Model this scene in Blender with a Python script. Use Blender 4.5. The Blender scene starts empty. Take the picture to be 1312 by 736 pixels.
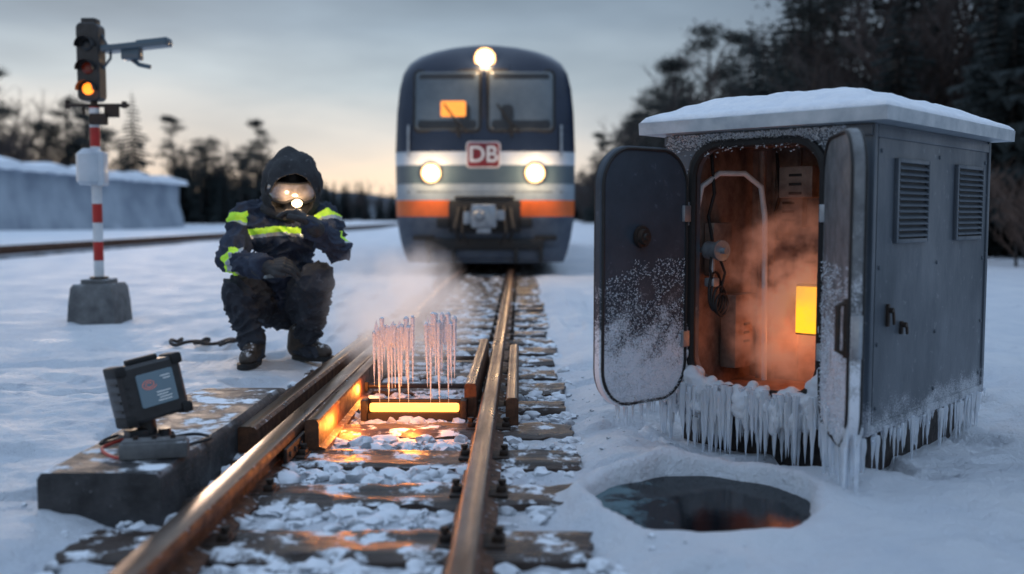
import bpy, bmesh, math, random
import numpy as np
from mathutils import Vector, Matrix, noise
random.seed(7)
scene = bpy.context.scene
COL = scene.collection
rad = math.radians
def U(a, b): return random.uniform(a, b)

# ------------------------------------------------------------------ materials
def nn(nt, t, **kw):
    n = nt.nodes.new(t)
    for k, v in kw.items(): setattr(n, k, v)
    return n
def math_n(nt, op, a, b=None, clamp=False):
    n = nn(nt, 'ShaderNodeMath', operation=op); n.use_clamp = clamp
    for i, s in enumerate([a, b]):
        if s is None: continue
        if isinstance(s, (int, float)): n.inputs[i].default_value = s
        else: nt.links.new(s, n.inputs[i])
    return n.outputs[0]
def mixc(nt, fac, a, b):
    n = nn(nt, 'ShaderNodeMix', data_type='RGBA')
    if isinstance(fac, (int, float)): n.inputs[0].default_value = fac
    else: nt.links.new(fac, n.inputs[0])
    for idx, s in ((6, a), (7, b)):
        if isinstance(s, tuple): n.inputs[idx].default_value = (*s[:3], 1)
        else: nt.links.new(s, n.inputs[idx])
    return n.outputs[2]
def noise_n(nt, vec, scale, detail=5, rough=.6):
    n = nn(nt, 'ShaderNodeTexNoise'); n.inputs['Scale'].default_value = scale
    n.inputs['Detail'].default_value = detail; n.inputs['Roughness'].default_value = rough
    if vec: nt.links.new(vec, n.inputs['Vector'])
    return n.outputs[0]
def maprange(nt, v, a, b, c=0., d=1.):
    n = nn(nt, 'ShaderNodeMapRange'); nt.links.new(v, n.inputs[0])
    for i, x in enumerate((a, b, c, d)): n.inputs[i+1].default_value = x
    return n.outputs[0]
SNOWC = (.78, .82, .88)
def pmat(name, c1, c2=None, scale=12, rough=.5, rough2=None, metal=0, bump=.2, bscale=40, bdist=.004,
         snow=None, frost=None, emis=None, estr=0, trans=0, ior=1.45, coat=0, stretch=None, scratch=None, geo=False):
    m = bpy.data.materials.new(name); m.use_nodes = True
    nt = m.node_tree; b = nt.nodes['Principled BSDF']
    tc = nn(nt, 'ShaderNodeTexCoord'); vec = tc.outputs['Object']
    if geo:
        vec = nn(nt, 'ShaderNodeNewGeometry').outputs['Position']
    rawvec = vec
    if stretch:
        mp = nn(nt, 'ShaderNodeMapping'); mp.inputs['Scale'].default_value = stretch
        nt.links.new(vec, mp.inputs[0]); vec = mp.outputs[0]
    c2 = c2 or tuple(x*.7 for x in c1)
    n1 = noise_n(nt, vec, scale, 6, .65)
    f1 = maprange(nt, n1, .35, .65)
    c = mixc(nt, f1, c1, c2)
    r = maprange(nt, n1, .3, .7, rough, rough2 if rough2 is not None else rough)
    if scratch:
        n3 = noise_n(nt, rawvec, scratch[1], 8, .75)
        f3 = maprange(nt, n3, .60, .66)
        c = mixc(nt, f3, c, scratch[0])
    if snow:
        g = nn(nt, 'ShaderNodeNewGeometry'); sp = nn(nt, 'ShaderNodeSeparateXYZ')
        nt.links.new(g.outputs['Normal'], sp.inputs[0])
        ns = noise_n(nt, rawvec, snow[1], 6, .7)
        up = maprange(nt, sp.outputs[2], .35, .85)
        f = maprange(nt, ns, snow[0]-.035, snow[0]+.035)
        f = math_n(nt, 'MULTIPLY', up, f, True)
        c = mixc(nt, f, c, SNOWC)
        r = math_n(nt, 'ADD', r, math_n(nt, 'MULTIPLY', f, .4), True)
    if frost:
        sp = nn(nt, 'ShaderNodeSeparateXYZ'); nt.links.new(tc.outputs['Object'], sp.inputs[0])
        gz = maprange(nt, sp.outputs[2], frost[1], frost[0])
        nh = noise_n(nt, tc.outputs['Object'], 130, 4, .8); nl = noise_n(nt, tc.outputs['Object'], 9, 5, .7)
        s = math_n(nt, 'ADD', math_n(nt, 'MULTIPLY', nh, 1.0), math_n(nt, 'MULTIPLY', nl, .8))
        s = math_n(nt, 'ADD', s, math_n(nt, 'MULTIPLY', gz, .70))
        f = maprange(nt, s, 1.20, 1.40, 0, frost[2])
        c = mixc(nt, f, c, (.74, .78, .85))
        r = math_n(nt, 'ADD', r, math_n(nt, 'MULTIPLY', f, .3), True)
    nt.links.new(c, b.inputs['Base Color']); nt.links.new(r, b.inputs['Roughness'])
    b.inputs['Metallic'].default_value = metal
    b.inputs['Transmission Weight'].default_value = trans
    b.inputs['IOR'].default_value = ior
    b.inputs['Coat Weight'].default_value = coat
    if emis:
        b.inputs['Emission Color'].default_value = (*emis, 1); b.inputs['Emission Strength'].default_value = estr
    if bump:
        bn = nn(nt, 'ShaderNodeBump'); bn.inputs['Strength'].default_value = bump
        bn.inputs['Distance'].default_value = bdist
        nt.links.new(noise_n(nt, vec, bscale, 6, .7), bn.inputs['Height'])
        nt.links.new(bn.outputs[0], b.inputs['Normal'])
    return m

M = {}
M['rail_top'] = pmat('rail_steel', (.28,.20,.15), (.12,.070,.045), 9, .22, .45, 1, .3, 60, .002, stretch=(1,.15,1), scratch=((.10,.05,.03), 30))
M['rail_side'] = pmat('rail_rust', (.15,.062,.030), (.050,.025,.016), 18, .45, .7, .3, .7, 70, .004, snow=(.62, 25))
M['sleeper'] = pmat('wet_wood', (.065,.038,.026), (.020,.015,.013), 8, .20, .48, 0, .8, 30, .008, snow=(.555, 7), stretch=(.25,3,3), geo=True)
M['beam'] = pmat('dark_beam', (.045,.030,.024), (.014,.013,.013), 10, .35, .7, .2, .8, 35, .008, snow=(.56, 9))
M['concrete'] = pmat('concrete', (.15,.155,.16), (.08,.083,.088), 9, .75, .9, 0, .8, 50, .006, snow=(.56, 5))
M['slab'] = pmat('wet_slab', (.050,.050,.054), (.018,.018,.02), 7, .32, .75, 0, .9, 45, .008, snow=(.555, 6), scratch=((.16,.16,.17), 45))
M['iron'] = pmat('dark_iron', (.03,.028,.028), (.06,.04,.03), 20, .45, .7, .6, .5, 60, .003)
M['black'] = pmat('black_plastic', (.014,.014,.016), (.03,.03,.032), 20, .35, .5, 0, .2, 120, .001)
M['rubber'] = pmat('rubber', (.012,.012,.013), None, 20, .6, .7, 0, .1)
M['galv'] = pmat('galvanised', (.36,.39,.42), (.22,.24,.27), 15, .35, .5, .7, .2, 60, .001)
M['roofm'] = pmat('roof_metal', (.42,.46,.50), (.28,.32,.36), 8, .4, .55, .3, .3, 60, .002)
M['ice'] = pmat('ice', (.90,.94,.99), (.80,.87,.96), 20, .10, .28, 0, .35, 60, .003, trans=.45, ior=1.31)
M['icew'] = pmat('frosty_ice', (.86,.90,.95), (.72,.79,.88), 25, .30, .6, 0, .8, 70, .006, trans=.2, ior=1.31)
M['iceh'] = pmat('hanging_ice', (.86,.92,1.0), (.72,.82,.94), 40, .14, .38, 0, .6, 60, .004, trans=.38, ior=1.31)
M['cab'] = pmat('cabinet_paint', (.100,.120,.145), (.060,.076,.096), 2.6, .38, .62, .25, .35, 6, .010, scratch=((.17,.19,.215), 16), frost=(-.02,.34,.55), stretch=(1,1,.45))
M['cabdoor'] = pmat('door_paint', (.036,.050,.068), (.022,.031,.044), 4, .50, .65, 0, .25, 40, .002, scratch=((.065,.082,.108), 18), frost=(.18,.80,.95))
M['cabin_in'] = pmat('inner_door_frost', (.17,.18,.19), (.09,.097,.105), 12, .45, .65, .1, .6, 60, .004, frost=(.1,1.1,.9))
M['inner'] = pmat('interior_steel', (.26,.20,.17), (.09,.065,.055), 7, .45, .7, .2, .5, 40, .004)
M['snow'] = pmat('snow', (.80,.84,.90), (.72,.77,.85), 6, .55, .75, 0, .9, 28, .02)
M['snowroof'] = pmat('roof_snow', (.82,.85,.90), (.70,.75,.83), 14, .6, .8, 0, .9, 55, .010)
M['navy'] = pmat('train_navy', (.007,.014,.034), (.011,.020,.044), 2, .25, .38, .1, .05, coat=.25)
M['tr_white'] = pmat('train_white', (.50,.55,.61), (.36,.42,.48), 2, .3, .4, 0, .05, coat=.3)
M['tr_teal'] = pmat('train_grey', (.040,.072,.10), (.06,.095,.125), 2, .3, .4, 0, .05, coat=.3)
M['tr_light'] = pmat('train_pale', (.25,.31,.36), (.16,.21,.26), 3, .35, .5, 0, .05, coat=.3)
M['tr_orange'] = pmat('train_orange', (.70,.13,.02), (.48,.09,.015), 3, .3, .4, 0, .05, coat=.3)
M['tr_skirt'] = pmat('train_skirt', (.035,.05,.08), (.07,.09,.12), 6, .4, .6, .1, .1)
M['glass'] = pmat('dark_glass', (.050,.068,.088), (.11,.135,.155), .9, .05, .12, 0, 0, ior=1.7)
M['cabshade'] = pmat('cab_interior', (.014,.017,.022), (.024,.028,.033), 3, .3, .4, bump=0)
M['red'] = pmat('signal_red', (.42,.018,.015), (.30,.015,.012), 9, .4, .5, 0, .1, snow=(.7, 20))
M['white'] = pmat('white_paint', (.62,.64,.66), (.46,.49,.52), 9, .4, .5, 0, .1)
M['logored'] = pmat('logo_red', (.20,.012,.02), None, 5, .4, bump=0)
M['lamp'] = pmat('lamp_glow', (1,.9,.7), (1,.9,.7), 5, .3, emis=(1,.70,.38), estr=9, bump=0)
M['glow_ring'] = pmat('lamp_reflector', (.6,.45,.3), None, 5, .3, emis=(1,.42,.14), estr=1.3, bump=0)  # emissive colour for the painted halo around the train lamps
M['lampw'] = pmat('head_lamp_glow', (1,.9,.7), (1,.9,.7), 5, .3, emis=(1,.66,.33), estr=9, bump=0)
M['amber'] = pmat('amber_glow', (1,.4,.05), (1,.4,.05), 5, .3, emis=(1,.22,.015), estr=2.4, bump=0)
M['dimred'] = pmat('dim_red', (.10,.018,.012), None, 5, .2, emis=(1,.10,.02), estr=.02, bump=0)
M['cabglow'] = pmat('cab_display_glow', (1,.4,.05), None, 5, .3, emis=(1,.30,.05), estr=1.0, bump=0)
M['heat'] = pmat('heater_glow', (1,.5,.1), (1,.5,.1), 5, .3, emis=(1,.34,.07), estr=3.2, bump=0)
M['panel'] = pmat('lit_panel', (1,.42,.02), (1,.36,.015), 9, .4, emis=(1,.44,.014), estr=1.6, bump=0)
M['jacket'] = pmat('jacket_cloth', (.013,.021,.044), (.026,.038,.066), 9, .7, .85, 0, .7, 45, .01)
M['trouser'] = pmat('trouser_cloth', (.020,.025,.036), (.036,.042,.055), 8, .75, .9, 0, .7, 35, .012, scratch=((.08,.09,.11), 16))
M['hivis'] = pmat('hivis_band', (.50,.86,.06), (.40,.72,.05), 30, .5, .6, 0, .3, 60, .003, emis=(.5,.95,.05), estr=.08)  # slight emission added so the fluorescent yellow stays bright in dim light
M['silver'] = pmat('reflective_band', (.42,.45,.48), (.3,.33,.36), 40, .3, .4, .4, .3, 90, .002)
M['glove'] = pmat('glove_leather', (.013,.013,.015), (.030,.030,.032), 15, .5, .7, 0, .8, 70, .005)
M['boot'] = pmat('boot_leather', (.030,.024,.020), (.07,.055,.045), 14, .45, .65, 0, .6, 60, .004, snow=(.55, 30))
M['hoodm'] = pmat('hood_cloth', (.013,.015,.019), (.026,.028,.033), 12, .8, .9, 0, .8, 40, .01, scratch=((.09,.09,.10), 26))
M['goggle'] = pmat('goggle_glass', (.26,.23,.22), (.10,.09,.09), 14, .08, .22, .25, .05, ior=1.6, coat=.8)
M['screen'] = pmat('device_screen', (.03,.052,.078), (.022,.036,.055), 6, .16, bump=0, emis=(.07,.13,.20), estr=.5)
M['markw'] = pmat('display_white', (.5,.55,.6), None, 6, .4, bump=0, emis=(.6,.7,.8), estr=.2)
M['marko'] = pmat('display_orange', (.45,.12,.08), None, 6, .4, bump=0, emis=(1,.22,.12), estr=.22)
M['redcable'] = pmat('red_cable', (.45,.03,.02), None, 6, .4)
M['bark'] = pmat('bark', (.045,.038,.036), (.02,.018,.018), 6, .8, .9, 0, .5, 20, .02, geo=True)
M['needle'] = pmat('needles', (.013,.022,.024), (.034,.044,.046), 1.4, .8, .9, 0, 0, snow=(.72, 3), geo=True)  # bluish distance haze mixed into the needle colour
M['pineneedle'] = pmat('pine_needles', (.017,.024,.023), (.038,.043,.041), 1.2, .8, .9, 0, 0, geo=True)  # slight haze put into this colour as well
M['twig'] = pmat('twigs', (.070,.052,.047), (.032,.027,.028), 3, .8, .9, 0, 0, geo=True)
M['brush'] = pmat('dry_brush', (.14,.09,.07), (.06,.042,.035), 3, .8, .9, 0, 0, geo=True)
M['stone'] = pmat('ballast_stone', (.60,.63,.67), (.22,.235,.26), 8, .55, .85, 0, .9, 55, .009, snow=(.40, 7))
M['wallm'] = pmat('frosted_wall', (.20,.24,.30), (.38,.43,.49), .25, .8, .9, 0, .5, 1.2, .25, snow=(.3, 2))

# ------------------------------------------------------------------ mesh builder
class MB:
    def __init__(s): s.v=[]; s.f=[]; s.m=[]
    def add(s, vs, fs, mi=0):
        o=len(s.v); s.v += [tuple(p) for p in vs]; s.f += [tuple(i+o for i in f) for f in fs]; s.m += [mi]*len(fs)
    def box(s, c, sz, mi=0, rot=None, bev=0):
        bm=bmesh.new(); bmesh.ops.create_cube(bm, size=1)
        for v in bm.verts: v.co=Vector((v.co.x*sz[0], v.co.y*sz[1], v.co.z*sz[2]))
        if bev: bmesh.ops.bevel(bm, geom=bm.edges[:], offset=min(bev,min(sz)*.45), segments=2, affect='EDGES', profile=.6)
        R=rot.to_matrix() if rot is not None else Matrix.Identity(3)
        bm.verts.index_update()
        s.add([R@v.co+Vector(c) for v in bm.verts], [[v.index for v in f.verts] for f in bm.faces], mi); bm.free()
    def cyl(s, p1, p2, r1, r2=None, seg=16, mi=0, cap=True):
        r2=r1 if r2 is None else r2
        p1=Vector(p1); p2=Vector(p2); d=(p2-p1).normalized()
        a=d.orthogonal().normalized(); b=d.cross(a)
        vs=[]
        for p,r in ((p1,r1),(p2,r2)):
            for i in range(seg):
                t=2*math.pi*i/seg; vs.append(p+a*math.cos(t)*r+b*math.sin(t)*r)
        fs=[(i,(i+1)%seg,(i+1)%seg+seg,i+seg) for i in range(seg)]
        if cap: fs.append(tuple(range(seg-1,-1,-1))); fs.append(tuple(range(seg,2*seg)))
        s.add(vs,fs,mi)
    def tube(s, pts, r, seg=8, mi=0, closed=False):
        pts=[Vector(p) for p in pts]; n=len(pts); rs=r if isinstance(r,(list,tuple)) else [r]*n
        vs=[]; a=None
        for i,p in enumerate(pts):
            if closed: d=(pts[(i+1)%n]-pts[i-1]).normalized()
            else: d=(pts[min(i+1,n-1)]-pts[max(i-1,0)]).normalized()
            if a is None: a=d.orthogonal().normalized()
            else:
                a=a-d*a.dot(d); a=a.normalized() if a.length>1e-6 else d.orthogonal().normalized()
            b=d.cross(a)
            for k in range(seg):
                t=2*math.pi*k/seg; vs.append(p+(a*math.cos(t)+b*math.sin(t))*rs[i])
        fs=[]
        for i in range(n if closed else n-1):
            j=(i+1)%n
            for k in range(seg):
                k2=(k+1)%seg; fs.append((i*seg+k,i*seg+k2,j*seg+k2,j*seg+k))
        if not closed: fs.append(tuple(range(seg-1,-1,-1))); fs.append(tuple((n-1)*seg+k for k in range(seg)))
        s.add(vs,fs,mi)
    def ell(s, c, r, mi=0, seg=16, rings=10, rot=None):
        c=Vector(c); R=rot.to_matrix() if rot is not None else Matrix.Identity(3)
        vs=[c+R@Vector((0,0,r[2]))]
        for i in range(1,rings):
            t=math.pi*i/rings
            for k in range(seg):
                p=2*math.pi*k/seg
                vs.append(c+R@Vector((r[0]*math.sin(t)*math.cos(p), r[1]*math.sin(t)*math.sin(p), r[2]*math.cos(t))))
        vs.append(c+R@Vector((0,0,-r[2]))); L=len(vs)-1; fs=[]
        for k in range(seg):
            k2=(k+1)%seg
            fs.append((0,1+k,1+k2)); fs.append((L,1+(rings-2)*seg+k2,1+(rings-2)*seg+k))
            for i in range(rings-2):
                a=1+i*seg; fs.append((a+k,a+seg+k,a+seg+k2,a+k2))
        s.add(vs,fs,mi)
    def loft(s, rings, mi=0, cap=True):
        n=len(rings[0]); vs=[p for r in rings for p in r]; fs=[]
        for i in range(len(rings)-1):
            for k in range(n):
                k2=(k+1)%n; fs.append((i*n+k,i*n+k2,(i+1)*n+k2,(i+1)*n+k))
        if cap: fs.append(tuple(range(n-1,-1,-1))); fs.append(tuple((len(rings)-1)*n+k for k in range(n)))
        s.add(vs,fs,mi)
    def icicle(s, p, L, r, mi=0, seg=6):
        n=6; ph=U(0,6); pts=[]; rs=[]
        for i in range(n+1):
            t=i/n
            pts.append((p[0]+math.sin(ph+t*3)*.06*r*3*t, p[1]+math.cos(ph+t*4)*.06*r*3*t, p[2]-L*t))
            rs.append(max(.0006, r*(1-t)**.75*(1+.18*math.sin(ph+t*17))))
        s.tube(pts, rs, seg, mi)
    def done(s, name, mats, parent=None, origin=None, smooth=True, label=None, ang=35, loc=None):
        if origin is not None:
            o=Vector(origin); s.v=[tuple(Vector(v)-o) for v in s.v]
        me=bpy.data.meshes.new(name); me.from_pydata(s.v,[],s.f)
        for m in mats: me.materials.append(m)
        me.polygons.foreach_set('material_index', s.m)
        bm=bmesh.new(); bm.from_mesh(me); bmesh.ops.recalc_face_normals(bm, faces=bm.faces); bm.to_mesh(me); bm.free()
        if smooth:
            me.polygons.foreach_set('use_smooth',[True]*len(me.polygons)); me.set_sharp_from_angle(angle=rad(ang))
        me.update()
        ob=bpy.data.objects.new(name, me); COL.objects.link(ob)
        if parent: ob.parent=parent
        if loc: ob.location=loc
        elif origin is not None and not parent: ob.location=Vector(origin)
        if label: ob['label']=label
        return ob
def root(name, loc, rz=0):
    e=bpy.data.objects.new(name, None); e.empty_display_size=.1; COL.objects.link(e)
    e.location=loc; e.rotation_euler=(0,0,rz); return e
def tag(o, label, cat, group=None, kind=None):
    o['label']=label; o['category']=cat
    if group: o['group']=group
    if kind: o['kind']=kind
def structure(o, label=None):
    o['kind']='structure'
    if label: o['label']=label
def rr(cx, cz, w, h, r, n=6):
    out=[]
    for (sx,sz,a0) in ((1,1,0),(-1,1,90),(-1,-1,180),(1,-1,270)):
        for i in range(n+1):
            a=rad(a0+90*i/n); out.append((cx+sx*(w/2-r)+r*math.cos(a), cz+sz*(h/2-r)+r*math.sin(a)))
    return out
def rplate(mb, fn, cx, cz, w, h, r, y0, y1, mi=0, e=.006, n=6):
    rings=[]
    for sh,y in ((e,y0),(0,y0+e),(0,y1-e),(e,y1)):
        rings.append([fn(a,y,z) for a,z in rr(cx,cz,w-2*sh,h-2*sh,max(r-sh,.001),n)])
    mb.loft(rings, mi)

def capsule_skin(caps, voxel, smooth=2, dec=None):
    bm=bmesh.new()
    for (p1,r1,p2,r2) in caps:
        vs=[]
        for p,r in ((p1,r1),(p2,r2)):
            b2=bmesh.new(); bmesh.ops.create_icosphere(b2, subdivisions=2, radius=r)
            vs+=[bm.verts.new(v.co+Vector(p)) for v in b2.verts]; b2.free()
        res=bmesh.ops.convex_hull(bm, input=vs)
        kill=[g for g in res['geom_interior'] if isinstance(g,bmesh.types.BMVert)]
        kill+=[g for g in res['geom_unused'] if isinstance(g,bmesh.types.BMVert)]
        bmesh.ops.delete(bm, geom=list(set(kill)), context='VERTS')
    me=bpy.data.meshes.new('tmp'); bm.to_mesh(me); bm.free()
    ob=bpy.data.objects.new('tmp', me); COL.objects.link(ob)
    m=ob.modifiers.new('r','REMESH'); m.mode='VOXEL'; m.voxel_size=voxel
    m2=ob.modifiers.new('s','SMOOTH'); m2.iterations=smooth; m2.factor=.5
    dg=bpy.context.evaluated_depsgraph_get(); dg.update()
    out=bpy.data.meshes.new_from_object(ob.evaluated_get(dg))
    bpy.data.objects.remove(ob); bpy.data.meshes.remove(me)
    return out
def put_mesh(me, name, mats, parent, origin=(0,0,0), label=None):
    me.name=name; me.materials.clear()
    for m in mats: me.materials.append(m)
    me.transform(Matrix.Translation(-Vector(origin)))
    me.polygons.foreach_set('use_smooth',[True]*len(me.polygons))
    ob=bpy.data.objects.new(name, me); COL.objects.link(ob); ob.parent=parent
    if label: ob['label']=label
    return ob

# ------------------------------------------------------------------ ground
PX,PY=.617,3.30
CABC=(1.40,4.55)
SY=[2.34+.53*i for i in range(34)]
def sstep(a,b,x):
    t=min(1,max(0,(x-a)/(b-a))); return t*t*(3-2*t)
def gh(x,y):
    z=.035*noise.noise(Vector((x*.55,y*.55,1)))+.022*noise.noise(Vector((x*1.9,y*1.9,5)))
    d=math.hypot(x,y)
    if d<14:
        z+=.016*noise.noise(Vector((x*5,y*5,9)))+.009*noise.noise(Vector((x*11,y*11,3)))
        if d<8: z+=.006*noise.noise(Vector((x*21,y*21,13)))
        q=noise.noise(Vector((x*3.1,y*3.1,30)))
        if q>.15: z-=.042*min(1,(q-.15)/.10)
    z+=sstep(20,120,d)*.5*noise.noise(Vector((x*.03,y*.03,2)))
    t=1-sstep(.74,.98,abs(x+.55))
    bed=-.034+.016*noise.noise(Vector((x*9,y*9,21)))+.010*noise.noise(Vector((x*22,y*22,8)))
    z=z*(1-t)+bed*t
    z+=.035*math.exp(-((x-.50)/.16)**2)*(1 if y<12 else .3)*(noise.noise(Vector((x*2,y*2,8)))+.7)
    yy=(y-PY)*.88
    a=math.atan2(yy,x-PX)
    R=.352+.014*math.sin(a*2+1)+.010*math.sin(a*5)+.006*math.sin(a*11)
    r=math.hypot(x-PX,yy)
    if r<.8:
        w=.060+.02*math.sin(a*3+2)
        near=.72+.30*math.sin(a)
        z=z*sstep(R-.02,R+.25,r)+ (.050+.016*math.sin(a*4+.5)+.016*noise.noise(Vector((x*12,y*12,4))))*near*math.exp(-((r-R-.05)/w)**2)
        if r<R+.012: z=z+( -.18-z)*(1-sstep(R-.030,R+.012,r))
    dc=math.hypot((x-CABC[0])*.95,y-CABC[1])
    if dc<1.2: z-=.06*(1-sstep(.55,1.1,dc))*(1 if r>.5 else 0.3)
    if -1.6<x<-1.05 and 3.0<y<5.0: z=min(z,.03)
    return z
def axis(lo,hi,step,far_lo,far_hi,g=1.13):
    c=list(np.arange(lo,hi,step)); s=step; p=c[-1]
    while p<far_hi: s*=g; p+=s; c.append(p)
    s=step; p=lo; left=[]
    while p>far_lo: s*=g; p-=s; left.append(p)
    return left[::-1]+c
xs=axis(-2.4,2.2,.0205,-450,450,1.09); ys=axis(2.1,5.6,.0205,-12,800,1.08)
vs=[(x,y,gh(x,y)) for y in ys for x in xs]; nx=len(xs)
fs=[(j*nx+i,j*nx+i+1,(j+1)*nx+i+1,(j+1)*nx+i) for j in range(len(ys)-1) for i in range(nx-1)]
me=bpy.data.meshes.new('ground'); me.from_pydata(vs,[],fs); me.polygons.foreach_set('use_smooth',[True]*len(fs))
gm=pmat('snow_ground',(.83,.86,.91),(.68,.73,.81),1.3,.45,.8,0,1,20,.05,scratch=((.58,.63,.72),3.2))
me.materials.append(gm)
ground=bpy.data.objects.new('ground',me); COL.objects.link(ground); structure(ground,'snow covered ground with trodden patches beside a railway')

# water
mb=MB(); mb.cyl((0,0,-.004),(0,0,0),.42,seg=64)
wm=pmat('dark_water',(.003,.005,.007),(.005,.008,.011),3,.02,.05,0,.2,10,.004,ior=1.33)
nt=wm.node_tree; b=nt.nodes['Principled BSDF']
b.inputs['Specular IOR Level'].default_value=.18
lk=b.inputs['Base Color'].links[0].from_socket; lr=b.inputs['Roughness'].links[0].from_socket
tc=nn(nt,'ShaderNodeTexCoord'); sp=nn(nt,'ShaderNodeSeparateXYZ'); nt.links.new(tc.outputs['Object'],sp.inputs[0])
f=math_n(nt,'ADD',noise_n(nt,tc.outputs['Object'],9,7,.65),math_n(nt,'MULTIPLY',sp.outputs[0],-1.0))
f=maprange(nt,f,.68,.84)
nt.links.new(mixc(nt,f,lk,(.085,.15,.175)),b.inputs['Base Color'])
nt.links.new(math_n(nt,'ADD',lr,math_n(nt,'MULTIPLY',f,.15)),b.inputs['Roughness'])
water=mb.done('water',[wm],loc=(PX,PY,-.026)); structure(water,'round pool of dark melt water with thin ice at its edge')

# ------------------------------------------------------------------ rails
def rail_profile(sc=1., hw=.043):
    p=[(-.07,0),(.07,0),(.07,.012),(.014,.026),(.012,.078),(hw,.088),(hw,.110),(hw-.008,.12),(-hw+.008,.12),(-hw,.110),(-hw,.088),(-.012,.078),(-.014,.026),(-.07,.012)]
    return [(a*sc,b*sc) for a,b in p]
def make_rail(name, x0,y0,x1,y1,zb, label, hw=.043, n=40, topw=None, cat='rail', grp=None, prof=None):
    r=root(name,(x0,y0,0)); prof=prof or rail_profile(1,hw)
    body=MB(); rings=[]
    for i in range(n+1):
        t=(i/n)**1.6; x=(x1-x0)*t; y=(y1-y0)*t
        rings.append([(x+a,y,zb+b) for a,b in prof])
    body.loft(rings); body.done('rail_web',[M['rail_side']],r,ang=40)
    top=MB(); rings=[]
    h=max(b for a,b in prof); w=hw-.007
    for i in range(n+1):
        t=(i/n)**1.6; x=(x1-x0)*t; y=(y1-y0)*t
        rings.append([(x-w,y,zb+h+.0005),(x-w+.006,y,zb+h+.004),(x+w-.006,y,zb+h+.004),(x+w,y,zb+h+.0005)])
    top.loft(rings); top.done('rail_head',[M['rail_top']],r,ang=40)
    tag(r,label,cat,grp); return r
make_rail('rail',-.141,1.2,-.141,200,-.024,'straight polished steel rail on wet wooden sleepers',.04)
make_rail('rail',-.948,1.2,-.948,200,-.024,'rusty steel rail beside the dark concrete slab',.045)
bladeprof=[(-.05,0),(.05,0),(.05,.02),(.022,.03),(.022,.125),(.012,.14),(-.03,.14),(-.036,.125),(-.036,.03),(-.05,.02)]
make_rail('switch_blade',-.845,4.02,-.872,8.6,-.024,'rusty switch blade glowing orange from the point heater',.03,24,prof=bladeprof,cat='switch blade')
beamp=[(-.045,0),(.045,0),(.045,.11),(.035,.12),(-.035,.12),(-.045,.11)]
make_rail('check_rail',-1.105,3.95,-1.09,7.4,-.02,'dark outer guide beam running along the rail',.035,20,prof=beamp,cat='guide rail')
make_rail('check_rail',-.238,4.75,-.232,6.5,-.02,'short raised check rail inside the polished rail',.03,10,prof=[(a*.65,b*1.35) for a,b in beamp],cat='guide rail')
make_rail('check_rail',-.035,4.5,-.035,6.4,-.02,'short weathered check rail outside the polished rail',.03,10,prof=[(a*.65,b*1.15) for a,b in beamp],cat='guide rail')
for i,(y,xa,xb) in enumerate(((5.32,-.86,-.235),(6.38,-.86,-.22))):
    mb=MB(); mb.cyl((xa,y,.035),(xb,y,.035),.014,seg=10)
    mb.box((xa+.02,y,.035),(.05,.06,.05),0,None,.006); mb.box((xb-.02,y,.035),(.05,.06,.05),0,None,.006)
    o=mb.done('stretcher_bar',[M['iron']],origin=((xa+xb)/2,y,0)); tag(o,'thin iron stretcher bar joining the switch blades','stretcher bar',"stretcher bars of the switch")
mb=MB(); mb.box((-1.004,3.9,.035),(.016,.34,.055),0,None,.004); mb.box((-.893,3.9,.035),(.016,.34,.055),0,None,.004)
for k in range(4):
    mb.cyl((-1.02,3.77+k*.09,.035),(-.877,3.77+k*.09,.035),.012,seg=6)
o=mb.done('fish_plate',[M['iron']],origin=(-.948,3.9,0)); tag(o,'bolted iron joint plate on the rusty rail','joint plate')

# sleepers
def sleeper_variant(k):
    bm=bmesh.new(); bmesh.ops.create_cube(bm,size=1)
    for v in bm.verts: v.co=Vector((v.co.x*1.52,v.co.y*.27,v.co.z*.15))
    bmesh.ops.subdivide_edges(bm,edges=[e for e in bm.edges if abs(e.verts[0].co.x-e.verts[1].co.x)>1],cuts=40)
    bmesh.ops.subdivide_edges(bm,edges=[e for e in bm.edges if abs(e.verts[0].co.y-e.verts[1].co.y)>.2],cuts=9)
    for v in bm.verts:
        c=v.co.copy(); q=noise.noise(Vector((c.x*6,c.y*10,k*7.3)))*.014+noise.noise(Vector((c.x*2,c.y*30,k*3)))*.009+noise.noise(Vector((c.x*18,c.y*18,k*5)))*.007
        v.co.y+=q*(1.6 if abs(c.y)>.1 else .1); v.co.z+=q*.9
        if abs(c.x)>.74: v.co.x+=noise.noise(Vector((c.y*30,c.z*20,k)))*.03
        if abs(c.y)>.125 and c.z>0: v.co.z-=.014
    me=bpy.data.meshes.new('sleeper_board'); bm.to_mesh(me); bm.free()
    me.materials.append(M['sleeper']); me.polygons.foreach_set('use_smooth',[True]*len(me.polygons)); me.set_sharp_from_angle(angle=rad(50))
    return me
smesh=[sleeper_variant(k) for k in range(5)]
def chair_mesh():
    mb=MB(); mb.box((0,0,.004),(.20,.13,.012),0,None,.003)
    for sx in (-1,1):
        mb.box((sx*.078,0,.018),(.034,.055,.022),0,None,.006); mb.cyl((sx*.080,0,.02),(sx*.080,0,.042),.010,seg=6); mb.cyl((sx*.080,0,.036),(sx*.080,0,.048),.015,seg=6)
    ob=mb.done('rail_chair',[M['iron']]); me=ob.data; bpy.data.objects.remove(ob); return me
cm=chair_mesh()
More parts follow.
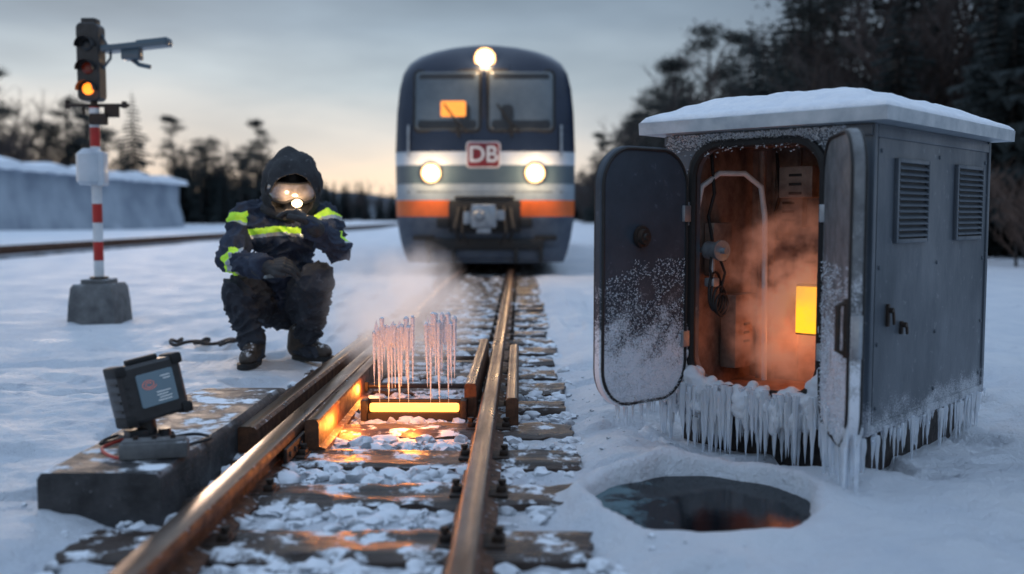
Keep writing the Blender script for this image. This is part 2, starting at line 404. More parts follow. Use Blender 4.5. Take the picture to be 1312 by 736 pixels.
for i,y in enumerate(SY):
    e=bpy.data.objects.new('sleeper',None); COL.objects.link(e); e.empty_display_size=.05
    e.location=(-.52+U(-.03,.03),y,-.0); e.rotation_euler=(0,0,U(-.012,.012))
    tag(e,'wet dark wooden railway sleeper half buried in icy ballast','railway sleeper','sleepers under the track')
    b_=bpy.data.objects.new('sleeper_board',smesh[i%5]); COL.objects.link(b_); b_.parent=e; b_.location=(0,0,-.081+U(-.006,.004)); b_.rotation_euler=(0,0,math.pi*(i%2))
    for x in (-.141,-.948):
        c=bpy.data.objects.new('rail_chair',cm); COL.objects.link(c); c.parent=e; c.location=(x-e.location.x,0,-.010)

# ballast
rs=np.random.RandomState(3)
bm=bmesh.new(); bmesh.ops.create_icosphere(bm,subdivisions=2,radius=1); bm.verts.ensure_lookup_table()
bv=np.array([v.co[:] for v in bm.verts]); bf=np.array([[v.index for v in f.verts] for f in bm.faces]); bm.free()
shapes=[]
for k in range(18):
    o_=rs.uniform(0,50,3); sc_=np.array([1+.50*noise.noise(Vector((v*1.4+o_).tolist()))+.28*noise.noise(Vector((v*3.2+o_).tolist())) for v in bv]); shapes.append(bv*sc_[:,None])
V=[];F=[];off=0
def stone(x,y,z,s,flat=.66):
    global off
    sc=np.array([s*rs.uniform(.8,1.5),s*rs.uniform(.7,1.2),s*flat*rs.uniform(.8,1.2)])
    v=shapes[rs.randint(18)]*sc; a=rs.uniform(0,6.28); c,s_=math.cos(a),math.sin(a)
    v=np.stack([v[:,0]*c-v[:,1]*s_,v[:,0]*s_+v[:,1]*c,v[:,2]],1)+np.array([x,y,z])
    V.append(v);F.append(bf+off);off+=len(bv)
for i in range(len(SY)-1):
    y0=SY[i]+.150;y1=SY[i+1]-.150
    n=190 if i<7 else (80 if i<14 else 20)
    for k in range(n):
        x=rs.uniform(-1.33,.28); y=rs.uniform(y0,y1)
        out=x>-.02 or x<-1.05
        if out and rs.rand()<.6: continue
        stone(x,y,-.034+rs.uniform(-.014,.012),.009+.036*rs.rand()**1.5)
for k in range(150):
    if k%2: x=rs.uniform(-1.9,-1.12); y=rs.uniform(2.2,3.3)
    else: x=rs.uniform(.25,.7); y=rs.uniform(2.4,6)
    if math.hypot(x-PX,y-PY)<.46: continue
    stone(x,y,gh(x,y)+.001,rs.uniform(.004,.011))
me=bpy.data.meshes.new('ballast'); me.from_pydata(np.concatenate(V).tolist(),[],np.concatenate(F).tolist()); me.materials.append(M['stone'])
me.polygons.foreach_set('use_smooth',[True]*len(me.polygons)); me.set_sharp_from_angle(angle=rad(38))
o=bpy.data.objects.new('ballast',me); COL.objects.link(o); tag(o,'frosted ballast stones between the sleepers','ballast',kind='stuff')

# ------------------------------------------------------------------ point heater and ice
h=root('point_heater',(-.505,4.72,0))
mb=MB(); mb.box((0,.03,-.02),(.50,.10,.06),0,None,.008); mb.box((0,.045,.035),(.48,.02,.065),0,None,.004)
for sx in (-1,1):
    mb.box((sx*.238,0,.025),(.03,.09,.10),0,None,.006); mb.cyl((sx*.238,-.05,.03),(sx*.238,.04,.03),.012,seg=8)
mb.done('heater_housing',[M['iron']],h)
mb=MB(); mb.box((0,.0,.034),(.43,.035,.042),0,None,.012); mb.done('heating_element',[M['heat']],h)
tag(h,'glowing orange bar heater lying between the rails','rail heater')
for (xa,xb,zt,lab) in ((-.70,-.505,.445,'tall cluster of clear icicles above the heater'),(-.452,-.302,.462,'narrow cluster of clear icicles standing on the heater')):
    mb=MB(); n=int((xb-xa)/.0150); y0=4.715
    for i in range(n):
        x=xa+(xb-xa)*(i+.5)/n+U(-.004,.004); top=zt+U(-.03,.025)-(.05 if i<2 else 0)
        full=(i%3==1); L=(top-.052) if full else U(.14,.33)
        y=y0+U(-.012,.012); r_=U(.010,.0145)
        mb.icicle((x,y,top),L,r_)
        mb.ell((x+U(-.002,.002),y,top),(r_*.95,r_*.9,U(.008,.018)),0,8,6)
    k=18; rings=[]
    for i in range(k+1):
        x=xa+.006+(xb-xa-.012)*i/k; zc=zt-.065+.014*math.sin(i*1.7); hh=.052+.014*math.sin(i*2.3)-(.015 if i in(0,k) else 0); q_=.008+.003*math.sin(i*3.1)
        rings.append([(x,y0-.004,zc-hh),(x,y0+.004,zc-hh),(x,y0+q_,zc),(x,y0+.004,zc+hh),(x,y0-.004,zc+hh),(x,y0-q_,zc)])
    mb.loft(rings)
    o=mb.done('icicle_cluster',[M['iceh']],origin=((xa+xb)/2,y0,0.05)); tag(o,lab,'icicles')
def plight(name,loc,e,c,size,parent=None,typ='POINT'):
    l=bpy.data.lights.new(name,typ); l.energy=e; l.color=c
    if typ=='POINT' or typ=='SPOT': l.shadow_soft_size=size
    o=bpy.data.objects.new(name,l); COL.objects.link(o); o.location=loc
    if parent: o.parent=parent
    return o
OR_=(1,.30,.045)
plight('heater_light',(.02,-.34,.045),4.5,OR_,.03,h)
plight('heater_light',(-.26,-.34,.05),6.5,OR_,.03,h)
plight('heater_light',(-.30,.38,.06),4,OR_,.03,h)

# ------------------------------------------------------------------ concrete slab + device
mb=MB()
n=26; rings=[]
for i in range(n+1):
    y=3.10+1.85*i/n; q=lambda s:noise.noise(Vector((y*5,s,2)))*.008
    taper=.10*max(0,(i-20)/6)**2
    xl=-1.535+q(1)+taper; xr=-1.135+q(2)-taper*.3; zt=.135+q(3)-taper*.5
    rings.append([(xl,y,-.06),(xr,y,-.06),(xr,y,zt-.02),(xr-.015,y,zt),(-1.33,y,zt+q(9)),(xl+.015,y,zt),(xl,y,zt-.02)])
mb.loft(rings)
o=mb.done('concrete_slab',[M['slab']],origin=(-1.335,4.1,0),ang=50); tag(o,'low dark wet concrete cable duct slab dusted with snow','concrete slab')
dv=root('inspection_monitor',(-1.325,3.50,.137),rad(42))
T=Matrix.Rotation(rad(-8),3,'X')@Matrix.Rotation(rad(-9),3,'Y')
tq=T.to_quaternion()
HZ=.195
def dl(p):
    v=T@Vector((p[0],p[1],p[2]-.17)); return (v.x,v.y,v.z+HZ)
mb=MB()
rings=[]
for (y,w,hh) in ((-.060,.205,.182),(-.048,.228,.204),(.05,.228,.204),(.10,.205,.185),(.125,.15,.13)):
    rings.append([dl((a,y,z)) for a,z in rr(0,.17,w,hh,.022)])
mb.loft(rings)
for k in range(4): mb.box(dl((-.114,.0,.12+k*.032)),(.010,.08,.010),0,tq,.003)
for k in range(3): mb.box(dl((-.088,-.060,.14+k*.03)),(.012,.006,.012),0,tq,.002)
mb.done('monitor_case',[M['black']],dv)
for sx in (-1,1):
    for sz in (-1,1):
        mb=MB(); mb.box(dl((sx*.102,-.01,.17+sz*.090)),(.040,.12,.040),0,tq,.010); mb.done('bumper_corner',[M['rubber']],dv)
mb=MB(); mb.box(dl((0,0,.281)),(.11,.04,.020),0,tq,.006); mb.done('carry_handle',[M['rubber']],dv)
mb=MB(); rplate(mb,lambda a,y,z:dl((a,y,z)),0.012,.175,.132,.118,.006,-.066,-.058,e=.002); mb.done('screen',[M['screen']],dv)
for (a,z,w_) in ((.030,.160,.05),(.024,.150,.04),(.034,.140,.045),(.030,.130,.05),(.046,.213,.035),(.050,.203,.025)):
    mb=MB(); mb.box(dl((a,-.0675,z)),(w_,.002,.0032),0,tq); mb.done('screen_text_line',[M['markw']],dv)
mb=MB(); pts=[]
for i in range(30):
    a=i*.42; r_=.006+.0006*i; pts.append(dl((-.016+r_*math.cos(a)*1.2,-.0680,.194+r_*math.sin(a)*.8)))
mb.tube(pts,.0012,5); mb.done('screen_trace',[M['marko']],dv)
mb=MB(); mb.cyl((0,.02,.115),(0,.02,.03),.028,.04); mb.box((0,.02,.02),(.17,.10,.04),0,None,.010); mb.box((-.05,-.015,.045),(.07,.06,.035),0,None,.008); mb.cyl((.05,-.02,.0),(.05,-.02,.055),.022); mb.done('mount_bracket',[M['black']],dv)
tag(dv,'rugged black monitor tilted on a mount on the slab','monitor')
bt=root('battery_pack',(-1.235,3.31,.137),rad(14))
mb=MB(); mb.box((0,0,.028),(.22,.08,.054),0,None,.008); mb.box((0,0,.058),(.20,.06,.008),0,None,.003); mb.done('battery_case',[M['concrete']],bt)
for x in (-.06,.0,.06):
    mb=MB(); mb.cyl((x,0,.055),(x,0,.074),.009,seg=10); mb.done('terminal',[M['iron']],bt)
tag(bt,'flat grey battery pack lying in front of the monitor','battery pack')
def cable(name,pts,r,mat,label,cat='cable'):
    P=[Vector(p) for p in pts]; out=[]
    for i in range(len(P)-1):
        p0=P[max(i-1,0)];p1=P[i];p2=P[i+1];p3=P[min(i+2,len(P)-1)]
        for k in range(8):
            t=k/8; out.append(.5*((2*p1)+(-p0+p2)*t+(2*p0-5*p1+4*p2-p3)*t*t+(-p0+3*p1-3*p2+p3)*t**3))
    out.append(P[-1]); mb=MB(); mb.tube(out,r,8); o=mb.done(name,[mat],origin=P[0]); tag(o,label,cat); return o
cable('cable',[(-1.39,3.47,.165),(-1.44,3.38,.152),(-1.38,3.29,.146),(-1.32,3.26,.148),(-1.29,3.29,.19),(-1.25,3.32,.185)],.006,M['redcable'],'thin red cable joining monitor and battery pack')
cable('cable',[(-1.18,3.31,.195),(-1.13,3.33,.165),(-1.17,3.45,.145),(-1.12,3.55,.147),(-1.2,3.62,.147),(-1.28,3.55,.147)],.006,M['rubber'],'black cable looping over the slab')
cable('cable',[(-1.42,3.52,.155),(-1.48,3.46,.147),(-1.49,3.56,.146),(-1.43,3.64,.146),(-1.36,3.60,.147),(-1.38,3.5,.15)],.006,M['rubber'],'coiled black cable behind the monitor')
pts=[]
for i in range(26):
    a=i*.7; pts.append((-2.62+i*.022+.07*math.cos(a),7.35+.11*math.sin(a*1.1),.03+gh(-2.6,7.3)+.012*math.sin(i*1.9)))
cable('chain',pts,.013,M['iron'],'dark tangled cable lying on the snow behind the worker','cable')

# ------------------------------------------------------------------ equipment cabinet
PHI=rad(42); CW=.93; CD=1.36; ZB=.10; ZT=1.300
cab=root('equipment_cabinet',(.644,4.422,0),-PHI)
tag(cab,'open grey steel trackside cabinet with snowy roof and hanging icicles','equipment cabinet')
idf=lambda a,y,z:(a,y,z)
OC=(.44,.735); OW,OH,OR=.585,1.02,.13
def sdrr(x,z):
    qx=abs(x)-OW/2+OR; qz=abs(z)-OH/2+OR
    return math.hypot(max(qx,0),max(qz,0))+min(max(qx,qz),0)-OR
angs=[2*math.pi*i/88 for i in range(88)]
for (x,z) in ((0,ZB),(CW,ZB),(CW,ZT),(0,ZT)): angs.append(math.atan2(z-OC[1],x-OC[0])%(2*math.pi))
angs=sorted(angs)
inner=[];outer=[]
for a in angs:
    dx,dz=math.cos(a),math.sin(a); lo,hi=0,2
    for _ in range(40):
        mid=(lo+hi)/2
        if sdrr(dx*mid,dz*mid)<0: lo=mid
        else: hi=mid
    inner.append((OC[0]+dx*lo,OC[1]+dz*lo))
    t=1e9
    if dx>1e-6: t=min(t,(CW-OC[0])/dx)
    if dx<-1e-6: t=min(t,(0-OC[0])/dx)
    if dz>1e-6: t=min(t,(ZT-OC[1])/dz)
    if dz<-1e-6: t=min(t,(ZB-OC[1])/dz)
    outer.append((OC[0]+dx*t,OC[1]+dz*t))
mb=MB(); nA=len(angs)
V_=[(a,0,z) for a,z in outer]+[(a,0,z) for a,z in inner]+[(a,.05,z) for a,z in inner]+[(a,.05,z) for a,z in outer]
F_=[]
for i in range(nA):
    j=(i+1)%nA
    for r_ in range(3): F_.append((r_*nA+i,r_*nA+j,(r_+1)*nA+j,(r_+1)*nA+i))
mb.add(V_,F_)
zc=(ZB+ZT)/2; zh=ZT-ZB
mb.box((.0125,(.052+CD)/2,zc),(.025,CD-.052,zh),0)
mb.box((CW-.0125,(.052+CD)/2,zc),(.025,CD-.052,zh),0)
mb.box((CW/2,CD-.0125,zc),(CW-.052,.025,zh),0)
mb.box((CW/2,CD/2+.013,ZB+.012),(CW-.054,CD-.084,.024),0)
mb.box((CW+.002,.012,zc),(.012,.03,zh),0,None,.003)
mb.box((CW+.002,CD-.015,zc),(.012,.03,zh),0,None,.003)
mb.box((CW+.003,CD*.5,ZT-.03),(.010,CD-.06,.04),0,None,.003)
mb.box((CW+.003,CD*.5,ZB+.02),(.010,CD-.06,.035),0,None,.003)
mb.box((CW/2,-.006,ZT-.025),(CW,.014,.04),0,None,.003)
mb.done('cabinet_body',[M['cab']],cab,ang=30)
mb=MB(); mb.tube([(a,-.004,z) for a,z in [(OC[0]+(x-OC[0])*1.03,OC[1]+(z-OC[1])*1.018) for x,z in inner]],.021,8,0,True); mb.done('door_seal',[M['rubber']],cab)
for v0,v1 in ((.22,.55),(.90,1.24)):
    mb=MB(); cv=(v0+v1)/2; w=v1-v0
    for dy in (-1,1): mb.box((CW+.008,cv+dy*w/2,1.01),(.018,.018,.335),0,None,.004)
    for dz in (-1,1): mb.box((CW+.008,cv,1.01+dz*.16),(.018,w-.02,.018),0,None,.004)
    mb.box((CW+.002,cv,1.01),(.003,w-.03,.31),1)
    for k in range(12):
        z=.875+k*.0245; mb.box((CW+.009,cv,z),(.024,w-.02,.004),0,Matrix.Rotation(rad(38),3,'Y').to_quaternion(),0)
    mb.done('vent_louvre',[M['cab'],M['rubber']],cab)
for v_,z_,s_ in ((.16,.56,1.),(.30,.50,.6)):
    mb=MB(); mb.box((CW+.010,v_,z_),(.012,.022,.09*s_),0,None,.004); mb.cyl((CW+.01,v_,z_+.02*s_),(CW+.032,v_,z_+.02*s_),.011,seg=12); mb.box((CW+.030,v_+.008,z_-.01),(.010,.014,.055*s_),0,Matrix.Rotation(rad(12),3,'X').to_quaternion(),.004)
    mb.done('latch',[M['iron']],cab)
for v_ in (.08,.7,1.3):
    for z_ in (.2,.45,.75,1.2):
        mb=MB(); mb.ell((CW+.002,v_,z_),(.006,.009,.009),0,8,5); mb.done('rivet',[M['cab']],cab)
mb=MB(); mb.box((CW/2,CD/2,.0),(CW-.12,CD-.14,.20),0,None,.01); mb.done('plinth',[M['beam']],cab)
mb=MB(); ov=.085
def rect(o,z): return [(-o,-o,z),(CW+o,-o,z),(CW+o,CD+o,z),(-o,CD+o,z)]
mb.loft([rect(ov-.05,ZT+.002),rect(ov,ZT+.004),rect(ov+.002,ZT+.055),rect(ov-.012,ZT+.061)])
mb.done('roof_panel',[M['roofm']],cab,ang=20)
mb=MB(); nu,nv=80,100; V_=[];F_=[]
so=ov-.006
for j in range(nv+1):
    for i in range(nu+1):
        a=-so+(CW+2*so)*i/nu; c=-so+(CD+2*so)*j/nv
        e_=min(a+so,CW+so-a,c+so,CD+so-c)
        zz=ZT+.061+ .018*min(1,(e_/.02))**.5 + .085*sstep(0,1,min(1,e_/.26))**.8
        zz+=(.010*noise.noise(Vector((a*7,c*7,1)))+.006*noise.noise(Vector((a*24,c*24,1))))*min(1,e_/.04)
        w_=.010*noise.noise(Vector((a*12,c*12,7))) if e_<.001 else 0
        V_.append((a+w_,c+w_,zz))
for j in range(nv):
    for i in range(nu): q=j*(nu+1)+i; F_.append((q,q+1,q+nu+2,q+nu+1))
ring=[j for j in range(nu+1)]+[ (k+1)*(nu+1)+nu for k in range(nv)]+[nv*(nu+1)+nu-1-k for k in range(nu)]+[(nv-1-k)*(nu+1) for k in range(nv-1)]
lo=[]
for q in ring:
    p=V_[q]; V_.append((p[0],p[1],ZT+.056-.018*abs(noise.noise(Vector((p[0]*14,p[1]*14,3)))))); lo.append(len(V_)-1)
for i in range(len(ring)):
    j=(i+1)%len(ring); F_.append((ring[i],ring[j],lo[j],lo[i]))
mb.add(V_,F_); mb.done('roof_snow',[M['snowroof']],cab,ang=70)
def door(name, hu, ang, w, side, mat, label, z0=.165, z1=1.235):
    c,s_=math.cos(ang),math.sin(ang)
    fn=lambda a,y,z:(hu+a*c-y*s_, -.022+a*s_+y*c, z)
    H=z1-z0; cz=(z0+z1)/2; R_=.165
    mb=MB(); rplate(mb,fn,w/2+.015,cz,w,H,R_,-.02,.02,e=.007,n=10)
    mb2=MB(); yy=.018*side
    rplate(mb2,fn,w/2+.015,cz,w-.09,H-.09,R_-.035,min(yy,yy*1.5),max(yy,yy*1.5),e=.002,n=10)
    o=mb.done(name,[mat],cab,label=label)
    p=mb2.done('door_panel',[mat],o)
    for s2 in (1,-1):
        mb3=MB(); mb3.tube([fn(a,.021*s2,z) for a,z in rr(w/2+.015,cz,w-.022,H-.022,R_-.01,10)],.0075,6,0,True); mb3.done('door_gasket',[M['rubber']],o)
    return o,fn
def ang_local(wx,wy): return math.atan2(wy,wx)+PHI
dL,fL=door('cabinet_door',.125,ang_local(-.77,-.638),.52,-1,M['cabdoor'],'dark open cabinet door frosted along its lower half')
dR,fR=door('cabinet_door',.765,ang_local(-.085,-.615),.60,1,M['cabin_in'],'open cabinet door seen edge on with frosted inner face',.14,1.25)
def knob(fn,a,z,y,parent):
    mb=MB(); mb.cyl(fn(a,y,z),fn(a,y*1.5,z),.046,.044,28); mb.cyl(fn(a,y*1.5,z),fn(a,y*2.1,z),.034,.030,24); mb.cyl(fn(a,y*2.1,z),fn(a,y*2.4,z),.016,.012,16); mb.done('door_lock',[M['iron']],parent)
knob(fL,.31,.865,.026,dL); knob(fL,.31,.865,-.026,dL)
mb=MB(); mb.tube([fR(.585,-.03,.66),fR(.585,-.055,.65),fR(.585,-.055,.50),fR(.585,-.03,.49)],.010,8); mb.box(fR(.585,-.022,.575),(.025,.025,.2),0,None,.005); mb.done('door_handle',[M['iron']],dR)
mb=MB(); mb.box(fR(.625,0,.55),(.03,.03,.15),0,None,.006); mb.done('door_latch',[M['galv']],dR)
for fn,par in ((fL,dL),(fR,dR)):
    for z_ in (.96,.42):
        mb=MB(); mb.cyl(fn(0,0,z_-.05),fn(0,0,z_+.05),.016,seg=12); mb.box(fn(.03,0,z_),(.06,.05,.07),0,None,.004); mb.done('hinge',[M['galv']],par)
def fringe(gen,n,parent,label,mat='ice'):
    mb=MB()
    for i in range(n):
        p,L,r=gen(); mb.icicle(p,L,r)
    o=mb.done('icicle_fringe',[M[mat]],parent,label=label); o['kind']='stuff'
mb=MB()
for i in range(110):
    u_=U(.0,CW); L=(.04+.20*random.random()**2); mb.icicle((u_,U(-.035,.0),ZB+U(-.02,.06)),L,U(.004,.012)+.03*L)
for i in range(95):
    u_=OC[0]+U(-.33,.33); L=.07+.25*random.random()**1.5; mb.icicle((u_,U(-.07,-.03),.235+U(-.03,.01)),L,U(.005,.012)+.025*L)
o=mb.done('icicle_fringe',[M['ice']],cab,label='dense fringe of icicles below the doorway'); o['kind']='stuff'
fringe(lambda:((CW+U(-.015,.015),U(0,CD),ZB+U(-.01,.02)),.04+.19*random.random()**1.8,U(.005,.014)),105,cab,'icicles below the side panel')
fringe(lambda:(fR(.03+.58*random.random()**.7,U(-.03,.03),.22+U(-.05,.04)),.06+.22*random.random()**1.2,U(.005,.016)),85,dR,'icicles hanging from the door edge')
fringe(lambda:(fL(U(.06,.42),U(-.02,.02),.19+U(-.015,.02)),U(.03,.14),U(.004,.011)),34,dL,None)
caps=[]
for i in range(150):
    u_=OC[0]+U(-.36,.36); z_=.215+U(-.09,.03)+ .09*max(0,(abs(u_-OC[0])-.24)/.1); r_=U(.014,.038)
    p=Vector((u_,U(-.045,.01),z_)); caps.append((p,r_,p+Vector((U(-.03,.03),0,-U(.0,.06))),r_*.6))
for i in range(60):
    z_=U(.2,.62); p=Vector((OC[0]+.315+U(-.01,.03),U(-.03,0),z_)); r_=U(.010,.024)*(1-.7*(z_-.2)/.42); caps.append((p,r_,p+Vector((0,0,-.02)),r_*.8))
    z_=U(.2,.5); p=Vector((OC[0]-.315+U(-.03,.01),U(-.03,0),z_)); r_=U(.010,.022)*(1-.7*(z_-.2)/.42); caps.append((p,r_,p+Vector((0,0,-.02)),r_*.8))
me=capsule_skin(caps,.007,1); put_mesh(me,'ice_crust',[M['icew']],cab,label='lumpy ice crust on the door sill')
mb=MB()
def crystal(p,nrm,s):
    p=Vector(p); d=(Vector(nrm)+Vector((U(-.8,.8),U(-.8,.8),U(-.8,.8)))).normalized(); a=d.orthogonal().normalized()*s*.22; b=d.cross(a)
    mb.add([p+a,p-a*.5+b,p-a*.5-b,p+d*s],[(0,1,3),(1,2,3),(2,0,3)])
for i in range(2200):
    u_=U(.02,CW-.1); z_=ZT-.005-abs(random.gauss(0,.028)); crystal((u_,-.012,z_),(0,-1,0),U(.006,.015))
for i in range(1800):
    k=random.randrange(len(inner)); x,z=inner[k]; f_=U(1.04,1.12); crystal((OC[0]+(x-OC[0])*f_,-.002,OC[1]+(z-OC[1])*(1+(f_-1)*.6)),(0,-1,0),U(.004,.012)*(1.5 if z<.6 else .9))
o=mb.done('hoar_frost',[M['icew']],cab,smooth=False); o['kind']='stuff'
mb=MB()
for i in range(9000):
    t=random.random()**1.8; z_=.17+.60*t; a=U(.04,.51); s2=random.choice((1,-1))
    ex=max(0,(.165-(z_-.165))/.165)
    if z_<.33 and (a<.015+.165*(1-math.sqrt(max(0,1-ex*ex))) or a>.535-.165*(1-math.sqrt(max(0,1-ex*ex)))): continue
    p=fL(a,.025*s2,z_)
    if noise.noise(Vector((a*9,z_*9,3)))>-.38+.5*t-.2: crystal(p,Vector(fL(a,.1*s2,z_))-Vector(p),U(.004,.011))
o=mb.done('hoar_frost',[M['icew']],dL,smooth=False); o['kind']='stuff'
mb=MB()
for i in range(6000):
    t=random.random()**1.4; z_=.16+.62*t; a=U(.04,.59); s2=random.choice((1,-1))
    ex=max(0,(.165-(z_-.14))/.165)
    if a<.02+.165*(1-math.sqrt(max(0,1-ex*ex))) or a>.61-.165*(1-math.sqrt(max(0,1-ex*ex))): continue
    p=fR(a,.025*s2,z_)
    if noise.noise(Vector((a*9,z_*9,7)))>-.38+.5*t-.2: crystal(p,Vector(fR(a,.1*s2,z_))-Vector(p),U(.004,.012))
o=mb.done('hoar_frost',[M['icew']],dR,smooth=False); o['kind']='stuff'
# interior
mb=MB()
mb.box((.075,.34,.72),(.02,.56,1.10),0); mb.box((.82,.34,.72),(.02,.56,1.10),0)
mb.box((.4475,.625,.72),(.765,.015,1.10),0); mb.box((.4475,.34,.165),(.72,.555,.02),0); mb.box((.4475,.34,1.275),(.72,.555,.014),0)
for z_ in (.35,.62,.9): mb.box((.4475,.612,z_),(.72,.01,.012),0)
for u_ in (.2,.33,.52): mb.box((u_,.611,.72),(.02,.012,1.08),0,None,.003)
mb.done('interior_lining',[M['inner']],cab,ang=30)
mb=MB(); rplate(mb,idf,.572,.55,.130,.200,.005,.242,.256,e=.003); mb.done('lit_window',[M['panel']],cab,label='bright amber glowing inspection window')
mb=MB(); mb.box((.572,.285,.55),(.15,.05,.22),0,None,.008); mb.done('window_box',[M['inner']],cab)
for (c_,s_) in (((.12,.25,.80),(.05,.16,.24)),((.30,.59,.98),(.14,.05,.22)),((.135,.42,.42),(.08,.2,.34)),((.42,.58,.75),(.16,.06,.3)),((.42,.45,1.10),(.16,.12,.14))):
    mb=MB(); mb.box(c_,s_,0,None,.008)
    for k in range(3): mb.box((c_[0]+(s_[0]/2 if c_[0]<.2 else 0),c_[1]-(0 if c_[0]<.2 else s_[1]/2),c_[2]-.05+.04*k),(.008,.05,.012) if c_[0]<.2 else (.06,.008,.012),1,None,.002)
    mb.done('relay_box',[M['inner'],M['rubber']],cab)
mb=MB(); mb.tube([(.10,.10,.2),(.10,.10,.98),(.11,.12,1.08),(.15,.2,1.14),(.22,.3,1.14),(.27,.36,1.08),(.28,.38,.95),(.28,.40,.2)],.013,10); mb.done('conduit_pipe',[M['white']],cab)
for c_ in ((.20,.5),(.50,.54)):
    mb=MB(); mb.cyl((c_[0],c_[1],.19),(c_[0],c_[1],1.25),.018,seg=12); mb.done('conduit_pipe',[M['inner']],cab)
mb=MB(); mb.cyl((.16,.10,.80),(.23,.08,.80),.04,.034,20); mb.cyl((.23,.08,.80),(.245,.075,.80),.045,.045,20); mb.cyl((.245,.075,.80),(.27,.068,.80),.014)
mb.cyl((.18,.10,.80),(.18,.10,.66),.012); mb.box((.18,.10,.66),(.05,.05,.04),0,None,.008); mb.cyl((.10,.10,.80),(.17,.10,.80),.012)
mb.done('valve',[M['galv']],cab)
mb=MB()
for k in range(4):
    pts=[]
    for i in range(20):
        a=2*math.pi*i/20; pts.append((.19+.006*k,.11+.05*math.cos(a)+.01*k,.62+(.085-.012*k)*math.sin(a)-.02*k))
    mb.tube(pts,.006,6,0,True)
mb.tube([(.19,.08,.80),(.20,.05,.72),(.19,.09,.66)],.006,6); mb.tube([(.19,.12,.8),(.21,.16,.70),(.20,.14,.62)],.006,6)
mb.done('cable_coil',[M['rubber']],cab)
for (x0,y0_) in ((.12,.18),(.24,.56)):
    mb=MB(); mb.tube([(x0,y0_,1.24),(x0+.03,y0_-.02,1.05),(x0-.01,y0_,.95),(x0+.03,y0_-.03,.84)],.008,6); mb.done('hanging_wire',[M['rubber']],cab)
plight('cabinet_lamp',(.72,.30,.62),1.8,(1,.29,.05),.08,cab)
plight('cabinet_lamp',(.40,.50,.42),3.2,(1,.22,.06),.12,cab)

# ------------------------------------------------------------------ steam volumes
def steam(name, loc, radii, dens, scale, parent=None, color=(1,1,1), lo=.36, hi=.62, em=(.3,.3,.32), es=.1):
    m=bpy.data.materials.new('steam'); m.use_nodes=True; nt=m.node_tree; nt.nodes.clear()
    out=nn(nt,'ShaderNodeOutputMaterial'); vs_=nn(nt,'ShaderNodeVolumeScatter'); vs_.inputs['Color'].default_value=(*color,1); vs_.inputs['Anisotropy'].default_value=.2
    tc=nn(nt,'ShaderNodeTexCoord'); mp=nn(nt,'ShaderNodeMapping'); mp.inputs['Scale'].default_value=tuple(1/r for r in radii); nt.links.new(tc.outputs['Object'],mp.inputs[0])
    ln=nn(nt,'ShaderNodeVectorMath',operation='LENGTH'); nt.links.new(mp.outputs[0],ln.inputs[0])
    fall=maprange(nt,ln.outputs['Value'],1,.2)
    n_=noise_n(nt,tc.outputs['Object'],scale,3,.6); n2=maprange(nt,n_,lo,hi)
    d=math_n(nt,'MULTIPLY',math_n(nt,'MULTIPLY',fall,n2),dens); nt.links.new(d,vs_.inputs['Density'])
    emi=nn(nt,'ShaderNodeEmission'); emi.inputs[0].default_value=(*em,1); nt.links.new(math_n(nt,'MULTIPLY',d,es),emi.inputs[1])  # self-glow added to the volume in place of multiple scattering
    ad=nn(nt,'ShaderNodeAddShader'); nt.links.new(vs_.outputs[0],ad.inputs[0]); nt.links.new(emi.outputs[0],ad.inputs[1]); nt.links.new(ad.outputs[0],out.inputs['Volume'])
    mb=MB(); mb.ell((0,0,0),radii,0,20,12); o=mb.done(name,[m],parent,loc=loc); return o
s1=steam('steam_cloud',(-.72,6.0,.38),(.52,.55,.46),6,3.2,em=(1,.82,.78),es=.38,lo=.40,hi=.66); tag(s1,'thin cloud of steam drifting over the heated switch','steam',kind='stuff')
s2=steam('steam_cloud',(.44,.30,.58),(.33,.25,.50),19,6.5,cab,(1,.86,.80),.46,.64,em=(1,.36,.22),es=.22); s2['kind']='stuff'  # orange-pink emission fills in for lamp light scattered inside the steam

